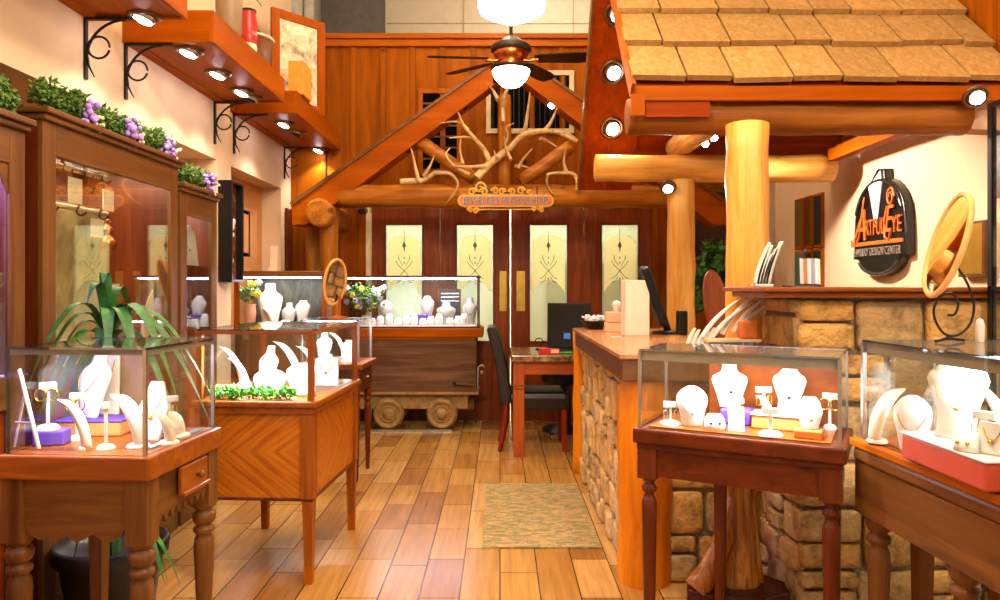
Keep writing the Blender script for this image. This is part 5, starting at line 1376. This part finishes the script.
# ================================================================== TIMBER ROOF OVER THE COUNTER
XRL, YE, ZE, YR, YBk, ZBk = .655, 3.5, 2.315, 4.6, 5.7, 2.14
ZR = 3.58
sl = (ZR - ZE) / (YR - YE)
ln = math.hypot(ZR - ZE, YR - YE); ang = math.atan2(ZR - ZE, YR - YE)
t = thing('shingle_roof', 'little wood shingled roof over the counter at the upper right', 'roof', (1.6, YR, 2.14)); t['kind'] = 'thing'
Mr = T(XRL, YE, ZE, ang)                  # local y runs up the slope
MB().box((.02, .02, -.05), (XR - XRL - .06, ln, -.012), Mr).build('roof_deck', rafterw, t, axis=0)
q = random.Random(17); sh = MB(); row = 0; v = .04; rows = 7; step = .325
while v < ln:
    u = -.015 - (.0 if row % 2 else .0)
    while u < XR - XRL - .06:
        w_ = q.uniform(.17, .36); w_ = min(w_, XR - XRL - .05 - u)
        if XR - XRL - .05 - u - w_ < .09: w_ = XR - XRL - .05 - u
        d0 = q.uniform(-.012, .012); g = .0055; L_ = step + .06; th = .03
        sk = q.uniform(-.006, .006)
        z0 = .044; z1 = .006
        vs = [(u + g, v + d0 + sk, z0), (u + w_ - g, v + d0 - sk, z0), (u + w_ - g, v + L_, z1), (u + g, v + L_, z1),
              (u + g, v + d0 + sk, z0 - th), (u + w_ - g, v + d0 - sk, z0 - th), (u + w_ - g, v + L_, z1 - .006), (u + g, v + L_, z1 - .006)]
        sh.add(vs, [(0,1,2,3), (7,6,5,4), (4,5,1,0), (5,6,2,1), (6,7,3,2), (7,4,0,3)], Mr); u += w_
    v += step; row += 1
sh.build('shingles', shing, t, axis=1)
MB().box((XRL, YE + .02, 2.262), (XR - .06, YE + .045, 2.335)).build('fascia_board', orange, t, axis=0, bevel=.003)
MB().box((-.018, .0, -.05), (.0, ln, .028), Mr).build('verge_board', orange, t, axis=1)
# inner stop board under the eave
MB().box((XRL - .018, YE + .0, 2.185), (XRL + .05, YE + .02, 2.29)).build('verge_end', orange, t, axis=2)
MB().box((XRL + .06, YE + .03, 2.185), (1.03, YE + .05, 2.262)).build('eave_board', rafterw, t, axis=0)
# back slope underside with broad rafter board and downlights
lnb = math.hypot(ZR - ZBk, YBk - YR); angb = math.atan2(ZBk - ZR, YBk - YR)
Mb = T(XRL, YR, ZR, angb)
MB().box((.35, 0, -.03), (XR - XRL - .06, lnb - .06, .0), Mb).build('back_deck', rafterw, t, axis=0)
MB().box((-.03, -.02, -.05), (.38, lnb, -.0), Mb).build('rafter_board', rafterw, t, axis=1, bevel=.003)
MB().box((-.045, -.02, -.07), (-.03, lnb, .02), Mb).build('rafter_edge', walnut, t, axis=1)
MB().box((.166, -.01, -.0515), (.170, lnb, -.0495), Mb).build('board_joint', walnut, t)
nb = (Mb.to_3x3() @ Vector((0, 0, -1))).normalized()
for px, py, lb, on in ((617, 14, 'downlight on the sloping rafter board, topmost beside the shingles', 1), (613, 72, 'bright starry downlight in the middle of the sloping rafter board', 1), (612, 128, 'lowest downlight on the sloping rafter board', 1)):
    # meet the ray with the underside of the board
    o_ = Vector((0, 0, H)); d_ = at(px, py, 1.) - o_; p_ = Mb @ Vector((0, 0, -.0505))
    s_ = (p_ - o_).dot(nb) / d_.dot(nb)
    downlight(o_ + d_ * s_, lb, .18, tuple(nb), 22, bool(on), tilt=(R(14), 0, 0))
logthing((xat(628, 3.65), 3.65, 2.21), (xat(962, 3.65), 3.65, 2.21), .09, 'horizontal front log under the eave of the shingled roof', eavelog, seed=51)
logthing((xat(595, 5.2), 5.2, 2.206), (xat(832, 5.2), 5.2, 2.206), .099, 'horizontal rear log under the roof, ending in the open at left', logw, seed=52)
logthing((1.32, 3.75, 2.385), (1.32, 5.36, 2.385), .085, 'short log resting across the front and rear logs', logw, seed=53)
logthing((xat(747, 3.5), 3.5, 0), (xat(747, 3.5), 3.5, 2.135), .099, 'thick front log post left of the black shop sign', logw, seed=54, name='log_post')
logthing((xat(681, 5.2), 5.2, 0), (xat(681, 5.2), 5.2, 2.115), .099, 'rear log post behind the monitor', logw, seed=55, name='log_post')
solo('side_beam', MB().box((2.33, 3.76, 2.245), (2.41, 5.12, 2.33)), orange, 'square orange beam running along the right wall under the roof', 'beam', bevel=.004, axis=1)
solo('wall_corbel', MB().prism([(2.36, 2.30), (2.36, 2.14), (XR, 2.13), (XR, 2.42)], .12, T(0, 3.6)), plain('corbel_plaster', '#b89a84', .85), 'greyish plaster corbel at the right end of the front log', 'corbel')
downlight(Vector((xat(974, 3.48), 3.47, zat(96, 3.47))), 'bright starry spot lamp on the eave at the far right', .12, (-.1, -.75, -.6), 30, group='roof spot lamps')
downlight(at(668, 187, 5.08), 'bright starry spot lamp below the rear log beside its post', .12, (-.15, -.7, -.7), 22, group='roof spot lamps')
for px, py, lb in ((705, 142, 'lower small purple lamp beside the short cross log'), (714, 136, 'upper small purple lamp beside the short cross log')):
    downlight(at(px, py, 4.9), lb, .08, (-.1, -.7, -.7), 60, group='roof spot lamps', aim=(.75, -.15, -.65), cone=104)

# ================================================================== RIGHT WALL
# shop sign
ys = 4.83; Ms = T(XR, ys, 1.785, 0, 0, R(-90)) @ T(0, 0, 0, 0, 0, 0, .92)      # local x runs towards the camera, local -y into the room
t = thing('shop_sign', 'black carved oval shop sign with orange script on the right wall', 'sign', (XR, ys, 1.785))
def ell(rx, rz, z0=0., n=40, a0=0, a1=360): return [(rx * math.cos(R(a0 + (a1 - a0) * k / n)), z0 + rz * math.sin(R(a0 + (a1 - a0) * k / n))) for k in range(n + (0 if a1 - a0 == 360 else 1))]
sx_ = .35
outline = [(.36, -.25), (.36, -.10)] + [(sx_ * math.cos(R(a)) , .0 + .32 * math.sin(R(a))) for a in range(0, 75, 8)] + [(.09, .30), (.08, .38), (-.02, .39), (-.10, .32)] + [(sx_ * math.cos(R(a)), .0 + .32 * math.sin(R(a))) for a in range(110, 181, 8)] + \
          [(-.36, -.10), (-.36, -.26), (-.29, -.27)] + [(.285 * math.cos(R(a)), -.26 + .13 * math.sin(R(a))) for a in range(190, 351, 16)] + [(.29, -.26)]
MB().prism(outline, .07, Ms @ T(0, -.07, 0)).build('sign_board', plain('sign_black', '#14100f', .3, var=.3, scale=40), t, bevel=.01)
rim = [(x * .93, z * .93) for x, z in ell(.35, .325, 0, 30, 15, 165)]
MB().tube([(x, -.072, z) for x, z in rim], .014, 8, Ms).build('raised_rim', plain('rim_black', '#2a2826', .2), t)
MB().tube([(x, -.072, z) for x, z in ell(.27, .118, -.26, 16, 195, 345)], .014, 8, Ms).build('lower_rim', plain('rim_grey', '#3c3a38', .2), t)
MB().prism([(-.12, .27), (.05, .37), (.07, .28), (-.0, -.02), (-.04, .02)], .012, Ms @ T(0, -.082, 0)).build('white_gem', plain('gem_white', '#e8e2e6', .3), t, bevel=.004)
oscript = plain('orange_script', '#d8682a', .4)
textobj('A', .34, oscript, t, Ms @ T(-.235, -.085, -.02, R(90)), .006, width=.19, name='script_letter', shear=.35)
textobj('RTFUL', .17, oscript, t, Ms @ T(-.015, -.085, -.04, R(90)), .006, width=.27, name='lettering')
textobj('E', .27, oscript, t, Ms @ T(.165, -.085, .0, R(90)), .006, width=.11, name='script_letter', shear=.3)
textobj('YE', .17, oscript, t, Ms @ T(.275, -.085, -.04, R(90)), .006, width=.12, name='lettering')
MB().tube([(x, -.088, z) for x, z in [(-.36, -.12), (-.3, -.15), (-.24, -.1), (-.2, .05), (-.17, .17), (-.16, .2)]], .008, 8, Ms).build('script_flourish', oscript, t)
MB().tube([(.2 + .05 * math.cos(a) * (1 - a / 14), -.088, .16 + .07 * math.sin(a) * (1 - a / 14)) for a in [k * .45 for k in range(22)]], .009, 8, Ms).build('script_flourish', oscript, t)
MB().tube([(x, -.088, z) for x, z in [(.16, .1), (.12, .0), (.13, -.12), (.18, -.14), (.2, -.08)]], .009, 8, Ms).build('script_flourish', oscript, t)
MB().box((-.37, -.088, -.165), (.34, -.07, -.135), Ms).build('orange_bar', oscript, t, bevel=.004)
textobj('JEWELRY DESIGN CENTER', .085, plain('sign_silver', '#b8a89a', .35, .5), t, Ms @ T(-.01, -.08, -.215, R(90)), .004, width=.66)

# plaques
def plaque(label, y, z, w, h, face, edge=maho, d=.03, shape=None, group=None):
    M = T(XR, y, z, 0, 0, R(-90))
    t = thing('wall_plaque', label, 'plaque', (XR, y, z), group)
    poly = shape or [(-w/2, -h/2), (w/2, -h/2), (w/2, h/2), (-w/2, h/2)]
    MB().prism(poly, d, M @ T(0, -d, 0)).build('board', edge, t, bevel=.004)
    MB().prism([(x * .86, zz * .9) for x, zz in poly], .004, M @ T(0, -d - .003, 0)).build('face_plate', face, t)
    return t
plaque('gold faced award plaque on the right wall behind the oval mirror', 3.90, 1.555, .22, .30, plain('gold_plate', '#b88a34', .3, .7), walnut, .05)
plaque('dark shield shaped award plaque high at the right edge', 3.68, 1.98, .2, .34, plain('plate_dark', '#4a2a1c', .3), walnut, .04, [(-.1, -.06), (-.06, -.17), (.06, -.17), (.1, -.06), (.1, .17), (-.1, .17)])
for r_, (z, h, nm) in enumerate(((1.89, .44, 'upper'), (1.46, .40, 'lower'))):
    for c_, y in enumerate((6.22, 6.03, 5.84)):
        plaque('%s plaque of the %s row of three tall plaques by the rear log' % (('far', 'middle', 'near')[c_], nm), y, z, .15, h, [plain('plaque_olive', '#6a5a34', .35), brass, plain('plaque_green', '#3a5a44', .3)][c_ if r_ == 0 else 2 - c_] if c_ < 2 else plain('plaque_dark', '#2c3a34', .25), honey, .025, group='tall plaques on the right wall')
solo('wall_screen', MB().box((XR - .16, 6.86, 1.36), (XR - .12, 7.1, 1.92)), black, 'black wall screen seen edge-on behind the front log post', 'screen', bevel=.006)
struct('trim_6', MB().box((XR - .12, 6.8, 0), (XR, YB, 4.0)), plain('grey_pilaster', '#c2b3a0', .8), axis=2)
# tall plant and frame at the back right
q = random.Random(31); bx, by = xat(709, 6.6), 6.6
t = thing('leafy_plant', 'bushy green plant at the back wall between the log posts', 'plant', (bx, by, 0))
MB().lathe([(.12, 0), (.16, .3), (.17, .32), (.05, .3)], T(bx, by, 0), 20).build('planter', walnut, t)
MB().tube([(bx, by, .3), (bx + .02, by, .8), (bx, by, 1.4)], .02, 10).build('stem', walnut, t)
g = MB()
for k in range(16): leafball(g, (bx + q.uniform(-.18, .2), by + q.uniform(-.1, .05), 1.0 + q.uniform(0, .85)), .13, 46, q, .075)
g.build('foliage', leafm, t)
wallframe('picture_frame', 'dark framed picture on the back wall behind the leafy plant', 'picture', T(xat(715, YB), YB - .035, 1.45), .5, .9, .05, .03, walnut, plain('brown_print', '#3a1d12', .6))

# ================================================================== RIGHT DISPLAY CASES
ZB = .83
p0 = Vector((.487, 2.655)); p1 = Vector((1.113, 2.31)); u = (p1 - p0); w_ = u.length; u.normalize(); a_ = math.atan2(u.y, u.x); n_ = Vector((-u.y, u.x)); dpt = .40
cc = (p0 + p1) / 2 + n_ * dpt / 2; hw, hd = w_ / 2, dpt / 2
M = T(cc.x, cc.y, 0, 0, 0, a_)
t = thing('display_case', 'glass display case on slim turned legs before the stone counter', 'display case', (cc.x, cc.y, 0), 'glass jewelry cases on legs')
MB().box((-hw, -hd, ZB - .055), (hw, hd, ZB), M).build('base_board', dcherry, t, bevel=.008)
MB().box((-hw + .012, -hd + .012, ZB - .075), (hw - .012, hd - .012, ZB - .055), M).build('base_moulding', maho, t, bevel=.004)
za = ZB - .075
MB().box((-hw + .085, -hd + .025, .655), (hw - .085, -hd + .045, za), M).build('front_apron', dcherry, t, axis=0)
MB().box((-hw + .085, hd - .045, .655), (hw - .085, hd - .025, za), M).build('back_apron', dcherry, t, axis=0)
for sx in (-1, 1): MB().box((sx * (hw - .025), -hd + .08, .655), (sx * (hw - .045), hd - .08, za), M).build('side_apron', dcherry, t)
for sx, sy in ((-1, -1), (1, -1)):
    x, y = sx * (hw - .05), sy * (hd - .05)
    slim(MB().cbox((x, y, (za + .645) / 2), (.07, .07, za - .645), M), x, y, .645, .028, M=M).build('leg', maho, t, axis=2)
for x, y in ((hw - .06, hd - .05), (-hw + .245, hd - .05)): taper(MB(), x, y, za, .045, .034, M).build('leg', maho, t, axis=2)
vitrine(t, M, -hw + .02, hw - .02, -hd + .02, hd - .02, ZB, 1.121, energy=7, ledcol=(.97, .96, 1.), bands='fb', led_y=-hd + .034)
for sx, sy in ((-1, -1), (1, -1), (-1, 1), (1, 1)): MB().cbox((sx * (hw - .022), sy * (hd - .022), (ZB + 1.114) / 2), (.011, .011, 1.114 - ZB), M).build('corner_strip', steel, t)
MB().box((-hw + .20, hd - .042, ZB), (hw - .04, hd - .03, 1.05), M).build('rear_door', Wood('rear_panel', '#6e3208', '#86400c', '#9a4e14'), t, axis=0)
MB().box((-hw + .05, -hd + .04, ZB), (hw - .05, hd - .05, ZB + .006), M).build('wood_liner', teak, t)
zl = ZB + .006
def R1(fn, label, x, y, *a, **k):
    p = M @ Vector((x, y, 0)); return fn(label, p.x, p.y, zl + k.pop('dz', 0.), *a, **k)
YW = a_
R1(tstand, 'white earring stand at the left end of the case before the counter', -.245, -.09, .055, .085, YW + .4, ear='bar', earmat=steel, base=.04)
R1(bust, 'round white bust left of centre in the case before the counter', -.165, -.085, .115, .145, YW + .35, .12, style='round', necklace='steel', drop=.3)
R1(riser, 'purple velvet block under the tall bust in the case before the counter', -.03, .06, .11, .1, .055, YW, purple, name='velvet_block')
R1(bust, 'tall white bust on the purple block in the case before the counter', -.06, .07, .135, .165, YW + .3, .12, dz=.056, necklace='iron')
R1(ringbox, 'white ring pad with dark gems left of the white card', -.075, -.12, .075, .055, YW + .3)
R1(panel, 'small white card leaning in the middle of the case before the counter', .0, -.12, .055, .085, YW + .3, .2, white, shape='card', neck=None)
R1(tstand, 'first white earring stand behind the white card', -.012, -.04, .045, .11, YW + .3, ear='bar')
R1(tstand, 'taller white earring stand with gold drops right of the purple block', .065, .05, .055, .145, YW + .3, ear='bar')
R1(riser, 'long tan riser with white top in the case before the counter', .135, .02, .20, .10, .05, YW, orangecloth, top=white)
R1(bust, 'white bust with scattered dark stones leaning back on the tan riser', .155, .04, .12, .155, YW + .1, .35, dz=.056, style='tall', necklace='iron')
R1(ramp_disp, 'small white finger ramp on the left of the tan riser', .07, -.0, .03, .06, YW, -1., dz=.056)
R1(tstand, 'white earring stand in front of the tan riser', .115, -.125, .055, .095, YW + .2, ear=None, base=.04)
R1(ringbox, 'white ring pad on the tan riser beside the scattered stone bust', .225, .05, .075, .06, YW + .2, dz=.056)
R1(riser, 'orange block under the gold bracelet cone near the right corner', .235, -.10, .09, .07, .03, YW, plain('orange_block', '#d87a2a', .5))
R1(bust, 'white cone with gold bracelet rows on the orange block', .24, -.10, .085, .085, YW + .2, .45, dz=.03, style='round', necklace='gold')
R1(tstand, 'white earring stand by the right end glass of the case before the counter', .285, .10, .05, .13, YW, ear='hoop')

# case at the right edge
xq0, xq1, yq0, yq1 = 1.183, 1.72, 1.40, 2.41
cx, cy = (xq0 + xq1) / 2, (yq0 + yq1) / 2; hw, hd = (xq1 - xq0) / 2, (yq1 - yq0) / 2
M = T(cx, cy, 0, 0, 0, R(2.5))
ZB, zl = .852, .858
t = thing('display_case', 'long wooden display case cut by the right edge with red riser inside', 'display case', (cx, cy, 0), 'glass jewelry cases on legs')
MB().box((-hw, -hd, ZB - .028), (hw, hd, ZB), M).build('base_board', honey, t, axis=1, bevel=.006)
MB().box((-hw + .008, -hd + .008, ZB - .075), (hw - .008, hd - .008, ZB - .028), M).build('base_moulding', walnut, t, axis=1, bevel=.012)
MB().box((-hw + .014, -hd + .014, .61), (-hw + .05, hd - .014, ZB - .075), M).build('front_apron', walnut, t, axis=1)
MB().box((-hw + .05, hd - .05, .61), (hw - .03, hd - .014, ZB - .075), M).build('end_apron', walnut, t, axis=0)
MB().box((hw - .05, -hd + .05, .625), (hw - .03, hd - .05, ZB - .075), M).build('back_apron', walnut, t, axis=1)
for x, y in ((-hw + .065, hd - .065), (-hw + .065, hd - .47), (-hw + .065, -hd + .065)):
    turned(MB().cbox((x, y, .69), (.06, .06, .13), M), x, y, .635, .036, M=M).build('leg', walnut, t, axis=2)
for x, y in ((hw - .065, hd - .065), (-hw + .2, hd - .08), (hw - .065, -hd + .065)): taper(MB(), x, y, .74, .055, .036, M).build('leg', walnut, t, axis=2)
vitrine(t, M, -hw + .03, hw - .03, -hd + .03, hd - .03, ZB, 1.177, energy=10, ledcol=(1, .97, .98), led_y=-.02, bands='lb')
for sx, sy in ((-1, 1), (1, 1)): MB().cbox((sx * (hw - .033), sy * (hd - .033), (ZB + 1.170) / 2), (.013, .013, 1.170 - ZB), M).build('corner_strip', steel, t)
MB().box((-hw + .05, -hd + .05, ZB), (hw - .06, hd - .05, ZB + .006), M).build('wood_liner', teak, t)
MB().cbox((0, hd - .036, (ZB + 1.170) / 2), (.008, .006, 1.170 - ZB), M).build('glass_seam', steel, t)
def RR(fn, label, px, Y, *a, **k):
    return fn(label, xat(px, Y), Y, zl + k.pop('dz', 0.), *a, **k)
RR(ramp_disp, 'curved cream bracelet ramp behind the small bust in the right edge case', 889, 2.28, .05, .17, R(180), -1., offwhite)
RR(bust, 'small round white bust nearest the far glass of the right edge case', 912, 2.16, .105, .165, R(-35), .12, style='round', necklace='gold')
RR(riser, 'long red leather riser in the right edge case', 966, 1.90, .14, .36, .07, R(0), redcloth, top=white)
RR(bust, 'large tall white bust on the red riser in the right edge case', 957, 1.98, .15, .215, R(-35), .25, dz=.078, style='tall', necklace='gold')
RR(ramp_disp, 'slim white ramp right of the large bust on the red riser', 988, 1.98, .04, .14, R(150), 1., dz=.078)
RR(ringbox, 'white ring pad at the front of the red riser, right edge case', 966, 1.82, .06, .045, R(-60), dz=.078, gem=gold)
RR(panel, 'small white leaning card on the red riser by the right edge', 990, 1.78, .07, .08, R(-60), .25, white, shape='card', dz=.078, neck='gold')
RR(tstand, 'low white earring stand on the red riser behind the leaning card', 984, 1.88, .05, .09, R(-50), dz=.078, ear='bar')
# big tilting mirror on the right edge case
zt_ = 1.178
c = at(947.5, 245, 2.22)
t, M = oval_mirror('tilted oval mirror in a pale wood frame on a black iron scroll stand', c, .105, .162, R(-97), R(0), Wood('pale_frame_wood', '#c98f48', '#ddaa64', '#e8bf80'), .009)
for ch in t.children:   # lean the oval sideways as it hangs
    ch.matrix_local = Matrix.Rotation(R(17), 4, 'Y')
x, y = c.x, c.y + .03
P = [(xat(958, y), y, zat(268, y)), (xat(968, y), y, zat(285, y)), (xat(974, y), y, zat(305, y)), (xat(970, y), y, zat(324, y)), (xat(958, y), y, zat(335, y)), (xat(945, y), y, zat(334, y)), (xat(936, y), y, zat(322, y)), (xat(934, y), y, zat(308, y)), (xat(941, y), y, zat(296, y)), (xat(952, y), y, zat(294, y)), (xat(958, y), y, zat(303, y)), (xat(955, y), y, zat(314, y)), (xat(948, y), y, zat(315, y))]
MB().tube(spline(P, 5), .0038, 8).build('scroll_stand', iron, t)
MB().tube([(xat(932, y), y - .02, zt_ + .004), (xat(948, y), y, zt_ + .012), (xat(968, y), y + .02, zt_ + .004)], .005, 8).build('scroll_foot', iron, t)
MB().tube([(xat(948, y), y, zat(335, y)), (xat(948, y), y, zt_ + .006)], .005, 8).build('scroll_link', iron, t)
solo('salt_cellar', MB().lathe([(.012, 0), (.014, .05), (.009, .07), (.001, .074)], T(xat(980, 2.26), 2.26, zt_), 14), white, 'small white flask on the glass top by the right edge', 'flask')
# black framed glass tower
xa, xb_, ya_, yb_ = xat(989, 2.86), 2.42, 2.44, 2.87
t = thing('glass_tower', 'tall black framed glass tower at the right edge', 'display case', ((xa + xb_) / 2, (ya_ + yb_) / 2, 0))
for x in (xa, xb_ - .022):
    for y in (ya_, yb_ - .022): MB().box((x, y, .08), (x + .022, y + .022, 2.06)).build('post', black, t)
MB().box((xa, ya_, 0), (xb_, yb_, .08)).build('plinth', black, t); MB().box((xa, ya_, 2.06), (xb_, yb_, 2.08)).build('top_panel', black, t)
for z in (.7, 1.34): MB().box((xa + .022, ya_ + .022, z), (xb_ - .022, yb_ - .022, z + .012)).build('glass_shelf', glassedge, t)
for z in (.7, 1.34): MB().box((xa, ya_, z), (xa + .012, yb_, z + .012)).build('shelf_rail', black, t)
pane('glass_side', (xa + .004, ya_ + .022, .08), (xa + .01, yb_ - .022, 2.06), Matrix(), t, 0)

# juniper trunk stand
t = thing('juniper_stand', 'twisted polished juniper trunk on a dark wooden slab under the case', 'wood stand', (.97, 3.0, 0))
sb = [(.76 + .0, 2.93), (.84, 2.86), (1.05, 2.84), (1.17, 2.90), (1.19, 3.0), (1.12, 3.09), (.90, 3.10), (.79, 3.04)]
n = len(sb); MB().add([(x, y, .03) for x, y in sb] + [(x, y, .125) for x, y in sb], [tuple(range(n))[::-1], tuple(range(n, 2*n))] + [(i, (i+1) % n, (i+1) % n + n, i + n) for i in range(n)]).build('slab', Wood('dark_slab', '#2a0f08', '#40180c', '#582412', rough=.15), t, axis=0, bevel=.012)
for x, y in ((.85, 2.92), (1.1, 2.92), (.98, 3.04)): MB().lathe([(.025, 0), (.03, .03)], T(x, y, 0), 12).build('foot', black, t)
jw = Wood('juniper', '#542806', '#a8651e', '#d29c4a', rough=.25, grain=34., bump=.6)
m = MB()
m.tube([(.985, 2.98, .12), (.985, 2.98, .25), (1.0, 2.99, .40), (.99, 3.0, .55), (.97, 3.0, .76)], [.088, .064, .05, .052, .06], 14, flat=.75)
m.tube([(.80, 2.93, .12), (.86, 2.94, .2), (.93, 2.97, .33), (.97, 2.99, .48)], [.055, .045, .04, .03], 12)
m.tube([(1.08, 3.0, .12), (1.06, 3.0, .3), (1.05, 3.0, .45), (1.08, 3.0, .62)], [.022, .018, .016, .012], 8)
m.build('trunk', jw, t, axis=2)

# rug
o = solo('rug', MB().box((xat(482, 3.71), 3.71, .001), (.525, 4.92, .010)), rugm, 'small olive flecked rug on the plank floor beside the counter', 'rug')

# ================================================================== CAMERA AND LIGHT
cam = bpy.data.cameras.new('camera'); co = bpy.data.objects.new('camera', cam); col.objects.link(co)
co.location = (0, 0, H); co.rotation_euler = (R(90), 0, 0)
cam.sensor_width = 36; cam.lens = 36 * F / 1000; cam.shift_y = -.013; cam.clip_start = .05
scene.camera = co
wd = bpy.data.worlds.new('world'); scene.world = wd; wd.use_nodes = True
bg = wd.node_tree.nodes['Background']; bg.inputs[0].default_value = (1, .84, .64, 1); bg.inputs[1].default_value = .45
for x, y, z, e in ((0, 2.0, 3.7, 165), (-.2, -.6, 3.3, 70), (1.5, .6, 3.4, 150)):
    lamp('POINT', (x, y, z), e, WARM, .16, name='fill_light')  # unseen fill lamps added overhead, no fixtures, to brighten the front of the room
lamp('POINT', (0, 4.5, 4.1), 40, WARM, .15, name='fill_light')  # unseen fill added to brighten the doors and the cart
lamp('POINT', (0, 5.9, 4.3), 50, WARM, .15, name='fill_light')  # unseen fill added high before the gable, no fixture
lamp('POINT', (.6, 7.95, 4.75), 22, (1, .9, .75), .15, name='rear_fill')  # unseen fill added to brighten the upper wall behind the boards
lamp('AREA', (0, 8.0, 2.7), 350, (1, .97, .86), (3.5, .9), name='workroom_light')
scene.view_settings.view_transform = 'Standard'; scene.view_settings.look = 'None'
scene.view_settings.gamma = 1; scene.view_settings.use_curve_mapping = False
scene.view_settings.exposure = .62
try:
    c = scene.cycles
    c.max_bounces = 10; c.transparent_max_bounces = 40; c.glossy_bounces = 5; c.diffuse_bounces = 4
    c.use_denoising = True; c.sample_clamp_indirect = 6; c.caustics_reflective = False; c.caustics_refractive = False
except Exception: pass
